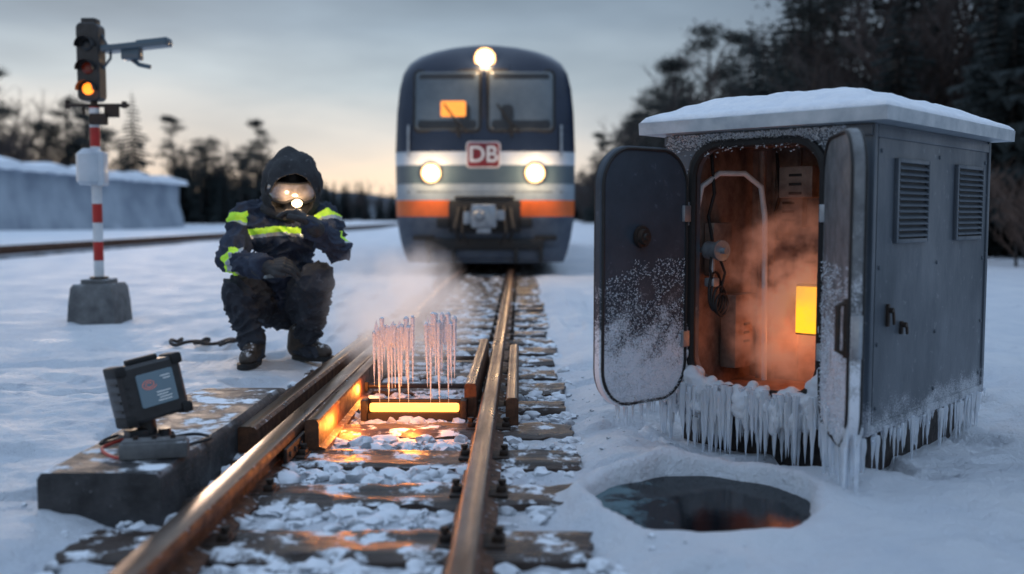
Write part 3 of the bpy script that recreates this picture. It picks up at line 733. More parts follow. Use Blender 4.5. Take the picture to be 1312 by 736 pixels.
# ------------------------------------------------------------------ person
PR=(-1.52,6.45,0)
per=root('person',PR); tag(per,'crouching worker in hooded dark jacket with yellow bands and goggles','person')
V3=Vector
S=[
('tor',(-1.58,6.67,.50),.180,(-1.52,6.47,.82),.18,'j'),('chest',(-1.65,6.40,.86),.145,(-1.39,6.40,.86),.145,'j'),
('hem',(-1.71,6.64,.45),.135,(-1.46,6.62,.45),.135,'j'),('yoke',(-1.73,6.42,.955),.090,(-1.30,6.42,.955),.090,'j'),
('back',(-1.60,6.56,.95),.160,(-1.44,6.56,.95),.160,'j'),('cowl',(-1.57,6.42,1.03),.090,(-1.35,6.42,1.03),.090,'h'),
('neck',(-1.50,6.42,1.0),.125,(-1.46,6.36,1.12),.10,'j'),('head',(-1.456,6.37,1.12),.11,(-1.456,6.38,1.18),.12,'h'),
('bum',(-1.69,6.72,.34),.150,(-1.51,6.72,.34),.150,'t'),
('ua1',(-1.765,6.42,.94),.098,(-1.80,6.18,.68),.080,'j'),('fa1',(-1.80,6.18,.68),.080,(-1.56,5.98,.645),.058,'j'),
('ua2',(-1.265,6.42,.94),.098,(-1.13,6.18,.74),.080,'j'),('fa2',(-1.13,6.18,.74),.080,(-1.245,6.01,.88),.058,'j'),
('th1',(-1.71,6.70,.36),.150,(-1.775,6.24,.47),.112,'t'),('sh1',(-1.775,6.24,.47),.106,(-1.715,6.31,.16),.078,'t'),
('th2',(-1.49,6.70,.36),.150,(-1.275,6.26,.54),.112,'t'),('sh2',(-1.275,6.26,.54),.106,(-1.40,6.52,.16),.078,'t'),
('ft1',(-1.705,6.33,.07),.06,(-1.71,6.20,.055),.045,'t'),('ft2',(-1.44,6.55,.07),.06,(-1.33,6.49,.055),.045,'t'),
('cuff1',(-1.59,6.0,.648),.068,(-1.55,5.97,.645),.068,'j'),('cuff2',(-1.235,6.025,.865),.068,(-1.25,6.005,.89),.066,'j')]
me=capsule_skin([(a[1],a[2],a[3],a[4]) for a in S],.0080,3)
nv_=len(me.vertices); co=np.empty(nv_*3); me.vertices.foreach_get('co',co); co=co.reshape(-1,3); no=np.empty(nv_*3); me.vertex_normals.foreach_get('vector',no); no=no.reshape(-1,3)
disp=np.empty(nv_)
for i in range(nv_):
    x,y,z=co[i]
    w=noise.noise(V3((x*5,y*5,z*5)))
    r1=1-abs(noise.noise(V3((x*7+w,y*7,z*15+w*2)))); r2=1-abs(noise.noise(V3((x*15,y*12+3,z*26+w*3))))
    disp[i]=.034*(r1**4-.45)+.017*(r2**3-.5)
    if z>1.08: disp[i]*=.3
co2=co+no*disp[:,None]; me.vertices.foreach_set('co',co2.ravel()); me.update()
nf=len(me.polygons); fc=np.empty(nf*3); me.polygons.foreach_get('center',fc); fc=fc.reshape(-1,3)
best=np.full(nf,1e9); bi=np.zeros(nf,int); bt_=np.zeros(nf)
for k,a in enumerate(S):
    p=np.array(a[1]);q=np.array(a[3]);d=q-p; t=np.clip(((fc-p)@d)/(d@d),0,1); dist=np.linalg.norm(fc-(p+t[:,None]*d),axis=1)-(a[2]*(1-t)+a[4]*t)
    m_=dist<best; best[m_]=dist[m_]; bi[m_]=k; bt_[m_]=t[m_]
names=[a[0] for a in S]; kinds=np.array([{'j':0,'t':1,'h':4}[a[5]] for a in S]); mi=kinds[bi].copy()
def band(seg,t0,t1):
    k=names.index(seg); s_=(bi==k)&(bt_>t0)&(bt_<t1); mi[s_]=2; w=(t1-t0)*.5
    mi[(bi==k)&(bt_>t1)&(bt_<t1+w)]=3
for sg,a0,a1 in (('ua1',.12,.28),('ua2',.12,.26),('fa1',.10,.24),('ua2',.80,.92)): band(sg,a0,a1)
core=np.isin(bi,[names.index(n) for n in ('tor','chest','yoke')])
zz=fc[:,2]+.10*np.abs(fc[:,0]+1.50)
mi[core&(zz>.850)&(zz<.888)]=2; mi[core&(zz>.828)&(zz<=.850)]=3
mi[core&(zz>.56)&(zz<.59)]=3
ob=put_mesh(me,'body',[M['jacket'],M['trouser'],M['hivis'],M['silver'],M['hoodm']],per,PR)
ob.data.polygons.foreach_set('material_index',mi.tolist())
HC=V3((-1.445,6.33,1.145)); Fd=V3((.26,-1,-.38)).normalized(); Rt=Fd.cross(V3((0,0,1))).normalized()
if Rt.x<0: Rt=-Rt
Up=Rt.cross(Fd)
if Up.z<0: Up=-Up
def HL(a,b,c): return HC+Rt*a+Fd*b+Up*c
mb=MB(); rings=[]
A0=46
for i in range(19):
    al=rad(A0+(172-A0)*i/18); ring=[]
    for k in range(64):
        be=2*math.pi*k/64; s_=math.sin(al); c_=math.cos(al); sb=math.sin(be); cb=math.cos(be)
        rw,rh,rd=.186,.212,.215
        fr=max(0,1-i/6)
        px,py,pz=rw*s_*cb*(1-.06*fr*max(0,sb)),rd*c_,rh*s_*sb
        wr=1+.11*noise.noise(V3((px*11,py*15,pz*10)))+.06*noise.noise(V3((px*28,py*34,pz*28)))
        if sb>.3: wr+=.15*(sb-.3)*math.sin(al)
        if sb<-.2: wr+=.18*(-sb-.2)
        ring.append(HL(px*wr,py*wr+.015+.075*max(0,sb)*fr-.03*max(0,-sb)*fr,pz*wr))
    rings.append(ring)
mb.loft(rings,cap=False)
rin=[]
for sc_,dp in ((1,0),(.975,.008),(.95,.0),(.90,-.05),(.82,-.14)):
    rin.append([HC+ (p-HC-Fd*(p-HC).dot(Fd))*sc_ + Fd*((p-HC).dot(Fd)+dp) for p in rings[0]])
mb.loft(rin,cap=False)
mb.done('hood',[M['hoodm']],per,PR,ang=80)
caps=[(HL(0,.06,.03),.10,HL(0,.07,-.05),.09),(HL(0,.14,-.05),.035,HL(0,.165,-.07),.026),(HL(0,.13,-.11),.062,HL(0,.10,-.16),.07),(HL(-.07,.05,-.16),.075,HL(.07,.05,-.16),.075),(HL(0,.10,.07),.06,HL(0,.08,.1),.06),(HL(-.045,.14,-.13),.035,HL(-.075,.12,-.14),.03),(HL(.045,.14,-.13),.035,HL(.075,.12,-.14),.03)]
me=capsule_skin([(tuple(a),b,tuple(c),d) for a,b,c,d in caps],.007,2); put_mesh(me,'face_mask',[M['glove']],per,PR)
mb=MB(); nA_=28; nZ=8
grid=[]
for j in range(nZ+1):
    row=[]
    for i in range(nA_+1):
        th=rad(-68+136*i/nA_); e=abs(i/nA_-.5)*2; hh=.064*(1-e**4*.40); s_=(j/nZ*2-1)
        notch=.024*math.exp(-(th/.22)**2) if s_<0 else 0
        rd_=.156+.014*(1-s_*s_)
        row.append(HL(math.sin(th)*rd_*1.02,.070+math.cos(th)*rd_,.022+s_*hh-notch*s_))
    grid.append(row)
V_=[p for r in grid for p in r]; W=nA_+1
F_=[(j*W+i,j*W+i+1,(j+1)*W+i+1,(j+1)*W+i) for j in range(nZ) for i in range(nA_)]
mb.add(V_,F_); mb.done('goggles',[M['goggle']],per,PR,ang=80)
mb=MB(); loop=grid[0]+[r[-1] for r in grid[1:]]+grid[-1][::-1][1:]+[r[0] for r in grid[::-1][1:-1]]
mb.tube(loop,.009,8,0,True); mb.done('goggle_frame',[M['rubber']],per,PR)
lp=HL(.022,.246,-.034)
mb=MB(); mb.cyl(lp-Fd*.05,lp-Fd*.004,.020,.028,20); mb.done('lamp_housing',[M['black']],per,PR)
mb=MB(); mb.ell(lp,(.032,.012,.024),0,20,10); mb.done('head_lamp',[M['lampw']],per,PR)
lpl=lp+Fd*.07-V3(PR); plight('head_lamp_light',lpl,3.0,(1,.66,.36),.03,per)
plight('head_lamp_light',HL(-.06,.29,.02)-V3(PR),.7,(1,.62,.34),.02,per)
mb=MB(); mb.tube([(-1.61,6.31,1.0),(-1.56,6.25,.985),(-1.47,6.215,.955),(-1.38,6.25,.98),(-1.33,6.32,1.0)],.038,10); mb.done('collar',[M['hoodm']],per,PR)
def glove(wrist, d, n, side, curl, spread=1.):
    d=V3(d).normalized(); n=V3(n); n=(n-d*n.dot(d)).normalized(); s_=d.cross(n).normalized()*side
    W_=V3(wrist); caps=[]
    caps.append((W_-d*.05,.054,W_+d*.01,.046))
    lens=[.078,.092,.085,.066]
    for k in range(4):
        o=(k-1.5)*.0315
        kn=W_+d*(.108-.006*abs(k-1.2))+s_*o*spread; caps.append((W_+s_*o*.6+d*.01,.027,kn,.0215))
        p=kn; dirv=d.copy(); L=lens[k]
        for j,(fr,ang) in enumerate(((.46,curl),(.32,curl*1.15),(.26,curl*.8))):
            a=rad(ang*(1+.12*(k-1.5)*.6)); dirv=(dirv*math.cos(a)+n*math.sin(a)).normalized()
            q=p+dirv*L*fr*1.2; caps.append((p,.0170-.0015*j,q,.0155-.0015*j))
            p=q
    b=W_+d*.03-s_*.035; t1=b-s_*.040+d*.035+n*.012; t2=t1+d*.044+n*.022+s_*.006
    caps+= [(b,.025,t1,.0190),(t1,.0190,t2,.0160)]
    me=capsule_skin([(tuple(a),r1,tuple(c),r2) for a,r1,c,r2 in caps],.0045,1)
    return put_mesh(me,'glove',[M['glove']],per,PR)
glove((-1.515,5.955,.645),(1,-.12,.14),(.1,.55,-.85),1,34)
glove((-1.262,5.985,.905),(-.72,.02,.62),(-.55,.05,-.80),-1,40)
for (hl,to) in (((-1.705,6.37,0),(-1.712,6.12,0)),((-1.49,6.575,0),(-1.235,6.47,0))):
    hl=V3(hl);to=V3(to); d=(to-hl).normalized(); z=V3((0,0,1))
    caps=[(hl+z*.075,.062,to-d*.06+z*.062,.052),(hl+z*.075,.062,hl+d*.03+z*.17,.078),(to-d*.10+z*.06,.056,to-d*.045+z*.055,.046),(hl+d*.07+z*.13,.055,to-d*.1+z*.065,.05)]
    me=capsule_skin([(tuple(a),r1,tuple(c),r2) for a,r1,c,r2 in caps],.0075,2); b_=put_mesh(me,'boot',[M['boot']],per,PR)
    mb=MB(); s_=d.cross(z); L=(to-hl).length
    out=[]
    for k in range(28):
        a=2*math.pi*k/28; ex=L/2+.03; w=.062 if math.cos(a)>0 else .054
        out.append((hl+to)/2+d*math.copysign(abs(math.cos(a))**.6,math.cos(a))*ex+s_*math.sin(a)*w)
    mb.loft([[p+z*.0 for p in out],[p+z*.032 for p in out]]); mb.done('boot_sole',[M['rubber']],b_,PR)

# ------------------------------------------------------------------ signal
sg=root('railway_signal',(-3.80,8.95,gh(-3.8,8.95)-.02)); tag(sg,'red and white railway signal post with lit amber lamp','railway signal')
mb=MB(); mb.loft([[(sx*a,sy*a,z) for sx,sy in ((-1,-1),(1,-1),(1,1),(-1,1))] for a,z in ((.215,-.05),(.21,.05),(.20,.22),(.185,.36),(.165,.395))],0)
mb.box((0,0,.41),(.24,.24,.05),0,None,.01); mb.done('concrete_foot',[M['concrete']],sg,ang=30)
mb=MB(); z=.43; i=0
while z<1.97:
    z2=min(z+.17,1.97); mb.cyl((0,0,z),(0,0,z2),.043,seg=20,mi=i%2); z=z2; i+=1
mb.done('post',[M['white'],M['red']],sg)
mb=MB(); mb.cyl((0,0,.43),(0,0,.455),.08,seg=20); mb.done('post_flange',[M['iron']],sg)
mb=MB(); mb.box((.03,0,1.985),(.56,.045,.03),0,None,.006); mb.cyl((-.24,0,1.96),(-.24,0,2.03),.022); mb.cyl((.27,0,1.96),(.27,0,2.02),.022); mb.box((.16,0,1.93),(.12,.04,.10),0,None,.004); mb.cyl((.1,0,1.86),(.1,0,1.98),.012); mb.cyl((-.1,0,1.9),(-.1,0,1.98),.012); mb.cyl((0,0,1.95),(0,0,2.10),.03)
mb.box((.05,-.03,1.86),(.15,.06,.10),0,None,.01)
mb.done('crossarm',[M['iron']],sg)
mb=MB(); mb.cyl((-.03,-.03,1.31),(-.03,-.03,1.55),.125,.125,24); mb.cyl((-.03,-.03,1.55),(-.03,-.03,1.60),.125,.07,24); mb.cyl((-.03,-.03,1.28),(-.03,-.03,1.31),.10,.125,24); mb.box((.08,-.05,1.42),(.06,.12,.30),0,None,.01); mb.done('junction_box',[M['tr_white']],sg)
mb=MB(); rplate(mb,idf,-.01,2.36,.20,.68,.05,-.09,.07,e=.01)
for zz_ in (2.12,2.30,2.50):
    pts=[(-.01+.075*math.cos(t),0,zz_+.075*math.sin(t)) for t in [rad(-10+200*k/12) for k in range(13)]]
    V_=[];F_=[]
    for p in pts: V_+= [(p[0],-.09,p[2]),(p[0],-.19,p[2]-.01)]
    F_=[(2*k,2*k+2,2*k+3,2*k+1) for k in range(12)]; mb.add(V_,F_)
mb.box((-.01,.0,2.72),(.13,.12,.05),0,None,.012)
mb.done('signal_head',[M['black']],sg)
for zz_,m_,lab in ((2.12,'amber','lit amber lamp'),(2.30,'dimred',None),(2.50,'cabshade',None)):
    mb=MB(); mb.ell((-.01,-.092,zz_),(.052,.02,.052),0,20,10); mb.done('signal_lamp',[M[m_]],sg,label=lab)
mb=MB(); mb.tube([(.08,0,2.30),(.16,0,2.40),(.16,0,2.50)],.012,8); mb.box((.2,0,2.50),(.30,.05,.04),0,None,.005)
q=Matrix.Rotation(rad(-6),3,'Y').to_quaternion(); mb.box((.40,-.02,2.50),(.58,.18,.055),0,q,.014); mb.box((.56,-.02,2.53),(.28,.15,.06),0,q,.014)
mb.box((.36,-.02,2.43),(.16,.12,.10),0,None,.012); mb.tube([(.30,-.02,2.43),(.42,-.02,2.34),(.52,-.02,2.32)],.02,8); mb.tube([(.08,0,2.62),(.14,0,2.50)],.01,6)
mb.done('camera_arm',[M['tr_teal']],sg)
plight('signal_light',(-.01,-.25,2.12),.15,(1,.22,.02),.05,sg)

# ------------------------------------------------------------------ train
TX=-.56; TY=15.9
tr=root('train',(TX,TY,.1)); tag(tr,'dark blue and orange commuter train with lit headlights on the track','train')
ZW=[(.10,1.27),(.25,1.33),(.5,1.39),(.84,1.44),(1.9,1.45),(2.5,1.43),(2.9,1.39),(3.15,1.33),(3.32,1.23),(3.45,1.07),(3.53,.88),(3.59,.62),(3.62,.3)]
def hw(z): return float(np.interp(z,[a for a,b in ZW],[b for a,b in ZW]))
def YF(x,z):
    e=min(1,abs(x)/hw(z)); y=.05*e*e+.24*e**9
    if z>1.8: y+=(z-1.8)*.13
    if z>3.15: y+=(z-3.15)**2*1.4
    if z<.84: y+=(.84-z)*.10
    return y
zr=[.10,.17,.25,.38,.5,.62,.74,.84,.86,.98,1.10,1.12,1.24,1.36,1.38,1.52,1.66,1.68,1.80,1.87,1.89,2.1,2.3,2.5,2.7,2.9,3.05,3.15,3.24,3.32,3.39,3.45,3.49,3.53,3.56,3.59,3.61,3.62]
NX=28; V_=[];F_=[];MI=[]
for z in zr:
    w=hw(z)
    V_.append((-w,18,z))
    for i in range(NX+1):
        s_=i/NX*2-1; x=w*math.copysign(1-(1-abs(s_))**1.5,s_) if abs(s_)>0 else 0
        V_.append((x,YF(x,z),z))
    V_.append((w,18,z))
Wd=NX+3
def zmat(z):
    if z<.85: return 5
    if z<1.11: return 4
    if z<1.37: return 3
    if z<1.67: return 2
    if z<1.88: return 1
    return 0
for j in range(len(zr)-1):
    for i in range(Wd-1):
        F_.append((j*Wd+i,j*Wd+i+1,(j+1)*Wd+i+1,(j+1)*Wd+i)); MI.append(zmat((zr[j]+zr[j+1])/2))
F_.append(tuple((len(zr)-1)*Wd+i for i in range(Wd))); MI.append(0)
F_.append(tuple(j*Wd for j in range(len(zr)))+tuple(j*Wd+Wd-1 for j in range(len(zr)-1,-1,-1))); MI.append(0)
mb=MB(); mb.add(V_,F_); mb.m=MI
mb.done('train_body',[M['navy'],M['tr_white'],M['tr_teal'],M['tr_light'],M['tr_orange'],M['tr_skirt']],tr,ang=30)
def patch(name,cx,cz,w,h,r,off,mat,rings_n=6,n=8,parent=tr,thick=.03,label=None):
    mb=MB(); R_=[]
    o=rr(cx,cz,w,h,r,n)
    R_.append([(a,YF(a,z)+thick,z) for a,z in o]); R_.append([(a,YF(a,z)-off+.004,z) for a,z in o])
    for k in range(rings_n):
        t=1-k/rings_n-(.012 if k==0 else 0); R_.append([(cx+(a-cx)*t,YF(cx+(a-cx)*t,cz+(z-cz)*t)-off,cz+(z-cz)*t) for a,z in o])
    mb.loft(R_); return mb.done(name,[mat],parent,ang=40,label=label)
for cx in (-.60,.58):
    fr=patch('windscreen',cx,2.68,1.10,1.02,.10,.010,M['rubber'])
    patch('window_pane',cx,2.68,1.01,.93,.07,.022,M['glass'],parent=fr)
    patch('driver_desk',cx,2.30,.94,.15,.05,.026,M['cabshade'],parent=fr)
    patch('sun_visor',cx,3.07,.90,.09,.03,.026,M['cabshade'],parent=fr)
    patch('cab_seat',cx+(.28 if cx<0 else -.22),2.48,.20,.28,.08,.025,M['cabshade'],parent=fr)
patch('cab_light',-.50,2.55,.40,.25,.03,.029,M['cabglow'],parent=tr,label='orange glow of the cab interior')
for s_,x0 in ((-1,-.40),(1,.44)):
    mb=MB(); mb.tube([(x0,YF(x0,2.12)-.05,2.10),(x0-.04,YF(x0,2.3)-.09,2.26)],.022,6)
    mb.tube([(x0+.13,YF(x0,2.2)-.085,2.18),(x0-.04,YF(x0,2.4)-.085,2.34),(x0-.24,YF(x0,2.55)-.08,2.62)],.017,6); mb.done('wiper',[M['rubber']],tr)
mb=MB(); mb.box((-.01,YF(0,2.6)-.012,2.66),(.06,.03,1.0),0,None,.01); mb.done('centre_pillar',[M['navy']],tr)
def lampunit(x,z,r,nm):
    y=YF(x,z); mb=MB(); mb.cyl((x,y+.06,z),(x,y-.045,z),r*1.42,r*1.34,28); L_=mb.done(nm+'_rim',[M['iron']],tr)
    mb=MB(); mb.cyl((x,y-.02,z),(x,y-.048,z),r*1.22,r*1.22,28); mb.done(nm+'_reflector',[M['glow_ring']],tr)  # emissive ring added as a warm halo, in place of lens bloom
    mb=MB(); mb.ell((x,y-.055,z),(r*.92,.035,r*.92),0,24,12); mb.done(nm,[M['lamp']],tr)
    plight(nm+'_light',(x,y-.25,z),30,(1,.66,.36),.1,tr)
lampunit(-.85,1.53,.125,'headlight'); lampunit(.80,1.53,.125,'headlight'); lampunit(0,3.36,.135,'roof_headlight')
lg=patch('logo_plate',-.02,1.82,.54,.42,.06,.020,M['white'])
patch('logo_field',-.02,1.82,.50,.38,.045,.026,M['logored'],parent=lg)
cu=bpy.data.curves.new('logo','FONT'); cu.body='DB'; cu.size=.36; cu.align_x='CENTER'; cu.align_y='CENTER'; cu.extrude=.004; cu.offset=.004
to=bpy.data.objects.new('t',cu); COL.objects.link(to); dg=bpy.context.evaluated_depsgraph_get(); dg.update()
tm=bpy.data.meshes.new_from_object(to.evaluated_get(dg)); bpy.data.objects.remove(to)
tm.transform(Matrix.Rotation(math.pi/2,4,'X')); tm.materials.clear(); tm.materials.append(M['white'])
lo_=bpy.data.objects.new('logo_letters',tm); COL.objects.link(lo_); lo_.parent=lg; lo_.location=(-.02,YF(0,1.82)-.034,1.815)
mb=MB(); mb.box((0,.10,.84),(1.15,.35,.52),0,None,.04); mb.box((0,-.03,1.14),(.95,.12,.05),0,None,.02); mb.done('coupler_recess',[M['rubber']],tr)
mb=MB(); mb.cyl((0,-.05,.82),(0,-.38,.82),.11,.10,20); mb.box((0,-.42,.83),(.40,.14,.34),0,None,.05); mb.cyl((-.07,-.48,.86),(-.07,-.58,.86),.10,.055,20); mb.cyl((.10,-.46,.80),(.10,-.50,.80),.085,.085,20,0); mb.box((.26,-.38,.86),(.14,.10,.16),0,None,.03); mb.box((-.26,-.38,.82),(.12,.10,.2),0,None,.03)
mb.cyl((-.18,-.44,1.0),(.18,-.44,1.0),.03); mb.box((0,-.40,.62),(.22,.12,.08),0,None,.02)
mb.done('coupler',[M['galv']],tr)
for sx in (-1,1):
    mb=MB(); mb.box((sx*.66,-.07,.74),(.20,.10,.16),0,None,.03); mb.tube([(sx*.40,-.1,.98),(sx*.46,-.26,.66),(sx*.40,-.14,.45)],.03,8)
    mb.tube([(sx*.30,-.1,1.0),(sx*.34,-.30,.58),(sx*.26,-.16,.42)],.024,8)
    mb.box((sx*.98,.02,.50),(.35,.06,.08),0,None,.02); mb.done('brake_hose',[M['rubber']],tr)
mb=MB(); mb.box((0,.0,.40),(1.9,.12,.18),0,None,.04)
for sx in (-.9,-.5,.5,.9): mb.box((sx,-.03,.22),(.06,.10,.26),0,None,.015)
mb.done('front_beam',[M['rubber']],tr)
patch('snow_plough',0,.24,2.35,.22,.06,.05,M['tr_skirt'])
patch('body_seam',0,1.235,2.5,.015,.005,.004,M['rubber'])
for sx in (-1.22,1.22): patch('grab_rail',sx,2.05,.035,.5,.015,.05,M['galv'],thick=-.03)
for y in (1.6,4.0,14,16.4):
    for x in (-.141,-.948):
        mb=MB(); mb.cyl((x-TX-.05,y,.37),(x-TX+.05,y,.37),.37,.37,40); mb.done('wheel',[M['iron']],tr)
for y in (2.8,15.2):
    mb=MB(); mb.box((.015,y,.45),(1.2,3.6,.3),0,None,.05); mb.done('bogie',[M['rubber']],tr)

# ------------------------------------------------------------------ side track, wall
for x in (-12.2,-13.3):
    mb=MB(); mb.box((0,140,.11),(.07,270,.16),0,None,.01); o=mb.done('rail',[M['rail_side']],loc=(x,0,0)); tag(o,'distant rusty rail of the neighbouring track','rail','rails of the neighbouring track')
mb=MB(); mb.box((0,140,.015),(2.4,270,.07),0)
o=mb.done('track_bed',[pmat('bed',(.07,.065,.065),(.3,.32,.36),1.5,.9,geo=True)],loc=(-12.75,0,.0)); structure(o,'dark ballast bed of the neighbouring track')
w=root('retaining_wall',(-33.4,75,0)); tag(w,'long frosted concrete wall with thick snow on top','wall')
mb=MB(); rings=[]
for k in range(64):
    y=-21+k*42/63; f_=lambda s:noise.noise(V3((y*.35,s,4)))
    rings.append([(-.6,y,-.3),(1.3+.5*f_(0),y,-.3),(1.0+.35*f_(1),y,.9+.3*f_(5)),(.65+.2*f_(2),y,2.2),(.55+.12*f_(3),y,4.15),(-.6,y,4.15)])
mb.loft(rings); mb.done('wall_face',[M['wallm']],w,ang=60)
mb=MB(); rings=[]
for k in range(60):
    y=-21.4+k*.73; hh=.50+.45*noise.noise(V3((y*.3,0,0)))+.15*noise.noise(V3((y*1.3,0,0))); rings.append([(-.9,y,4.1),(1.3,y,3.9+.2*noise.noise(V3((y,3,3)))),(1.1,y,4.1+hh*.6),(.3,y,4.1+hh),(-.5,y,4.1+hh)])
mb.loft(rings); mb.done('wall_snow',[M['snow']],w)
def hill(name,xa,xb,y,hfun,mat,label,dep=40):
    mb=MB(); rings=[]
    for k in range(61):
        x=xa+(xb-xa)*k/60; hgt=hfun(k/60,x); rings.append([(x,y-dep,-1),(x,y-dep*.4,hgt*.6),(x,y,hgt),(x,y+dep,hgt*.8),(x,y+dep,-1)])
    mb.loft(rings); o=mb.done(name,[mat],origin=((xa+xb)/2,y,0)); structure(o,label)
hm=pmat('wooded_hill',(.06,.07,.085),(.11,.125,.145),.05,.9,bump=.5,bscale=.4,bdist=1,geo=True)
hill('hill',-330,60,520,lambda t,x:13+9*noise.noise(V3((x*.012,0,0)))+4*noise.noise(V3((x*.08,0,0))),hm,'low wooded hills on the horizon')

# ------------------------------------------------------------------ trees
def conifer(seed,h,r):
    random.seed(seed); tk=MB(); tk.tube([(0,0,-.3),(.03,0,h*.5),(0,0,h)],[.14*h/9,.08*h/9,.012],7)
    cr=MB(); lv=34
    for i in range(lv):
        t=i/lv; z=h*(.08+.91*t); R_=r*(1-t)**.8*U(.75,1.15)+.08; nb=int(7+5*(1-t))
        a0=U(0,6)
        for k in range(nb):
            a=a0+k*2*math.pi/nb+U(-.25,.25); L=R_*U(.55,1.15)
            if random.random()<.12: continue
            d=V3((math.cos(a),math.sin(a),0)); s_=V3((-d.y,d.x,0)); p0=V3((0,0,z))
            dr=-.18-.35*(1-t); m=5
            for q in range(m):
                f0=q/m; c=p0+d*L*(f0+.12)+V3((0,0,dr*L*f0*(1.2-f0*.6)))
                wq=L*.34*(1-f0*.75)
                for sd in (-1,1):
                    tip=c+s_*sd*wq*U(.7,1.2)+d*L*.20+V3((0,0,-.14*L*U(.3,1.3)))
                    cr.add([c,c+d*L*.16+V3((0,0,.03)),tip],[(0,1,2)])
                cr.add([c+V3((0,0,.02)),c+d*L*.3,c+d*L*.15+V3((U(-.05,.05),U(-.05,.05),-.22*L))],[(0,1,2)])
    return tk,cr,'needle'
def pine(seed,h,r):
    random.seed(seed); tk=MB(); tk.tube([(0,0,-.3),(.12,0,h*.4),(.0,.1,h*.8),(0.05,0,h*.97)],[.15,.12,.07,.02],8)
    cr=MB()
    for i in range(34):
        z=h*U(.35,.98); a=U(0,6.28); L=r*U(.4,1)*(1.15-abs(z/h-.68)*1.6); d=V3((math.cos(a),math.sin(a),U(.0,.35)))
        p=V3((0,0,z)); e=p+d*L; tk.tube([p,(p+e)/2+V3((0,0,.1)),e],[.035,.02,.008],5)
        for c in range(5):
            cc=p+d*L*U(.35,1.1)+V3((U(-.3,.3),U(-.3,.3),U(-.15,.3)))
            for q in range(28):
                o=V3((random.gauss(0,.30),random.gauss(0,.30),random.gauss(0,.14))); v1=V3((U(-1,1),U(-1,1),U(-.3,1))).normalized()*.18; v2=V3((U(-1,1),U(-1,1),U(-.6,.6))).normalized()*.07
                cr.add([cc+o,cc+o+v1+v2,cc+o+v1-v2],[(0,1,2)])
    return tk,cr,'pineneedle'
def bare(seed,h,r,stems=1,mat='twig'):
    random.seed(seed); tk=MB(); cr=MB()
    def grow(p,d,L,R_,lvl):
        n=3; pts=[p];q=p.copy();dd=d.copy()
        for i in range(n):
            dd=(dd+V3((U(-.18,.18),U(-.18,.18),U(-.02,.14)))).normalized(); q=q+dd*L/n; pts.append(q.copy())
        (tk if lvl<2 else cr).tube(pts,[R_*(1-.5*i/n) for i in range(n+1)],6 if lvl<2 else 3)
        if lvl>=4: return
        for k in range((6,6,5,4)[lvl]):
            b=pts[random.randint(1,n)]; a=U(0,6.28); dv=(dd*.8+V3((math.cos(a),math.sin(a),U(.1,.5)))*U(.5,.95)).normalized()
            grow(b,dv,L*U(.42,.68),R_*.5,lvl+1)
    for s_ in range(stems): grow(V3((U(-.2,.2)*(stems>1),U(-.2,.2)*(stems>1),-.2)),V3((U(-.3,.3)*(stems>1),U(-.3,.3)*(stems>1),1)).normalized(),h*.5,.018*h,0 if stems==1 else 1)
    return tk,cr,mat
kinds_={}
def reg(nm,lst,labels):
    out=[]
    for tk,cr,mt in lst:
        a=tk.done('trunk',[M['bark']]); b=cr.done('crown',[M[mt]],smooth=False); out.append((a.data,b.data)); bpy.data.objects.remove(a); bpy.data.objects.remove(b)
    kinds_[nm]=(out,labels)
reg('spruce_tree',[conifer(11,9,1.9),conifer(12,10,1.7),conifer(13,8,2.0)],('dark spruce tree at the edge of the snowy field','tree'))
reg('pine_tree',[pine(21,11,2.3),pine(22,12,2.0),pine(23,10,2.5)],('tall dark pine tree with bare lower trunk','tree'))
reg('bare_tree',[bare(31,9,2),bare(32,8,2),bare(33,10,2)],('leafless tree with fine brown twigs','tree'))
reg('shrub',[bare(41,2.4,1,7,'brush'),bare(42,2.0,1,8,'brush')],('leafless brown shrub standing in snow','shrub'))
random.seed(99)
def place(nm,x,y,s,grp):
    ms,(lab,cat)=kinds_[nm]; a,b=random.choice(ms)
    e=bpy.data.objects.new(nm,None); COL.objects.link(e); e.location=(x,y,gh(x,y)); e.rotation_euler=(0,0,U(0,6.28)); e.scale=(s,s,s*U(.92,1.08)); tag(e,lab,cat,grp)
    for n_,m_ in (('trunk',a),('crown',b)):
        o=bpy.data.objects.new(n_,m_); COL.objects.link(o); o.parent=e
G1='trees along the railway'
y=19.
while y<185:
    for row in range(3):
        x=9.9+.008*y+row*2.3+U(-.8,.9); nm=random.choice(['spruce_tree','pine_tree','bare_tree','spruce_tree','bare_tree'])
        s=U(.88,1.15)*(1.02 if row else .82)*(1.05 if y>60 else 1)
        if row and y<50: s*=1.15
        place(nm,x+(1.4 if y<28 else 0),y+U(-1.2,1.2),s,G1)
    y+=1.7+y*.020
for k in range(44):
    yy=15+k*1.9; place('shrub',9.0+.01*yy+U(-.5,1.0),yy,U(.8,1.35),'shrubs in front of the trees')
G2='trees beyond the field'
place('spruce_tree',-35.2,91,1.30,G2); place('spruce_tree',-36.6,92,1.05,G2); place('pine_tree',-39,90,.85,G2)
for k in range(18): place(random.choice(['bare_tree','bare_tree','pine_tree']),-44.5+k*.55+U(-.4,.4),82+U(-3,4),U(.95,1.22)*(1-.012*k),G2)
for k in range(30):
    t=k/29; place(random.choice(['spruce_tree','spruce_tree','pine_tree','bare_tree']),-39.5+11*t+U(-.5,.5),112+U(-6,6),(U(.78,1.08))*(1-.18*t),G2)
for k in range(44):
    t=k/43; place(random.choice(['spruce_tree','spruce_tree','bare_tree']),-54+30*t+U(-.7,.7),200+U(-12,12),U(.8,1.15)*(1.12-.5*t),G2)
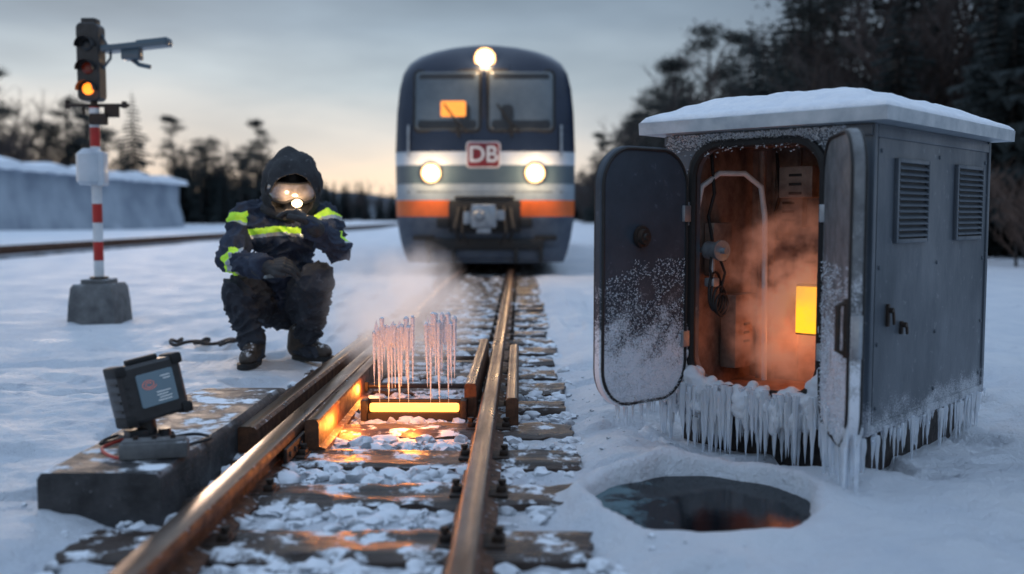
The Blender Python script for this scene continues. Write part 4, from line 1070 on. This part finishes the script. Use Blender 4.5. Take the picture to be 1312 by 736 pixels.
for k in range(24): place(random.choice(['spruce_tree','bare_tree']),-30+k*1.4+U(-1,1),300+U(-20,20),U(.5,.85),G2)

# ------------------------------------------------------------------ world, sun, camera
w=bpy.data.worlds.new('World'); scene.world=w; w.use_nodes=True; nt=w.node_tree; bg=nt.nodes['Background']
sky=nn(nt,'ShaderNodeTexSky'); sky.sky_type='NISHITA'; sky.sun_disc=False; sky.sun_elevation=rad(3); sky.sun_rotation=rad(-22)
tc=nn(nt,'ShaderNodeTexCoord'); sp=nn(nt,'ShaderNodeSeparateXYZ'); nt.links.new(tc.outputs['Generated'],sp.inputs[0])
cr=nn(nt,'ShaderNodeValToRGB'); e=cr.color_ramp
pts=[(0,(.95,.74,.55)),(.035,(.92,.77,.61)),(.08,(.72,.71,.68)),(.13,(.48,.57,.63)),(.18,(.31,.40,.49)),(.24,(.20,.27,.35)),(.42,(.42,.57,.78)),(1,(.60,.79,1.08))]
e.elements[0].position=0; e.elements[0].color=(*pts[0][1],1); e.elements[1].position=1; e.elements[1].color=(*pts[-1][1],1)
for p,c in pts[1:-1]:
    el=e.elements.new(p); el.color=(*c,1)
mp=nn(nt,'ShaderNodeMapping'); mp.inputs['Scale'].default_value=(1.6,1.6,7); mp.inputs['Rotation'].default_value=(0,rad(-9),0); nt.links.new(tc.outputs['Generated'],mp.inputs[0])
n1=noise_n(nt,mp.outputs[0],1.7,5,.50)
zz_=math_n(nt,'ADD',sp.outputs[2],math_n(nt,'MULTIPLY',math_n(nt,'SUBTRACT',n1,.5),.11))
zz_=math_n(nt,'MAXIMUM',zz_,.001)
nt.links.new(zz_,cr.inputs[0])
fx=maprange(nt,sp.outputs[0],-.10,.24)
fz=maprange(nt,sp.outputs[2],.25,.42,1,0)
dark=mixc(nt,maprange(nt,zz_,0,.22),(.42,.50,.58),(.12,.17,.24))
c=mixc(nt,math_n(nt,'MULTIPLY',math_n(nt,'MULTIPLY',fx,fz),.80),cr.outputs[0],dark)
mul=nn(nt,'ShaderNodeMix',data_type='RGBA',blend_type='MULTIPLY'); mul.inputs[0].default_value=1; nt.links.new(c,mul.inputs[6])
v=maprange(nt,n1,.3,.7,1.14,.86); cc=nn(nt,'ShaderNodeCombineColor')
for i in range(3): nt.links.new(v,cc.inputs[i])
nt.links.new(cc.outputs[0],mul.inputs[7])
add=nn(nt,'ShaderNodeMix',data_type='RGBA',blend_type='ADD'); add.inputs[0].default_value=.004; nt.links.new(mul.outputs[2],add.inputs[6]); nt.links.new(sky.outputs[0],add.inputs[7])
nt.links.new(add.outputs[2],bg.inputs[0]); bg.inputs[1].default_value=1.06
sl=bpy.data.lights.new('sun','SUN'); sl.energy=.8; sl.angle=rad(12); sl.color=(1,.74,.55); so_=bpy.data.objects.new('sun',sl); COL.objects.link(so_)
sd=V3((math.sin(rad(-22))*math.cos(rad(7)),math.cos(rad(-22))*math.cos(rad(7)),math.sin(rad(7)))); so_.rotation_euler=sd.to_track_quat('Z','Y').to_euler()

cam=bpy.data.cameras.new('camera'); cam.lens=35; cam.sensor_width=36; cam.clip_end=3000; cam.clip_start=.05
co_=bpy.data.objects.new('camera',cam); COL.objects.link(co_); co_.location=(0,0,.95); co_.rotation_euler=(rad(85.92),0,rad(.45))
cam.dof.use_dof=True; cam.dof.focus_distance=4.8; cam.dof.aperture_fstop=1.15
scene.camera=co_
scene.view_settings.view_transform='Standard'; scene.view_settings.look='None'; scene.view_settings.exposure=0
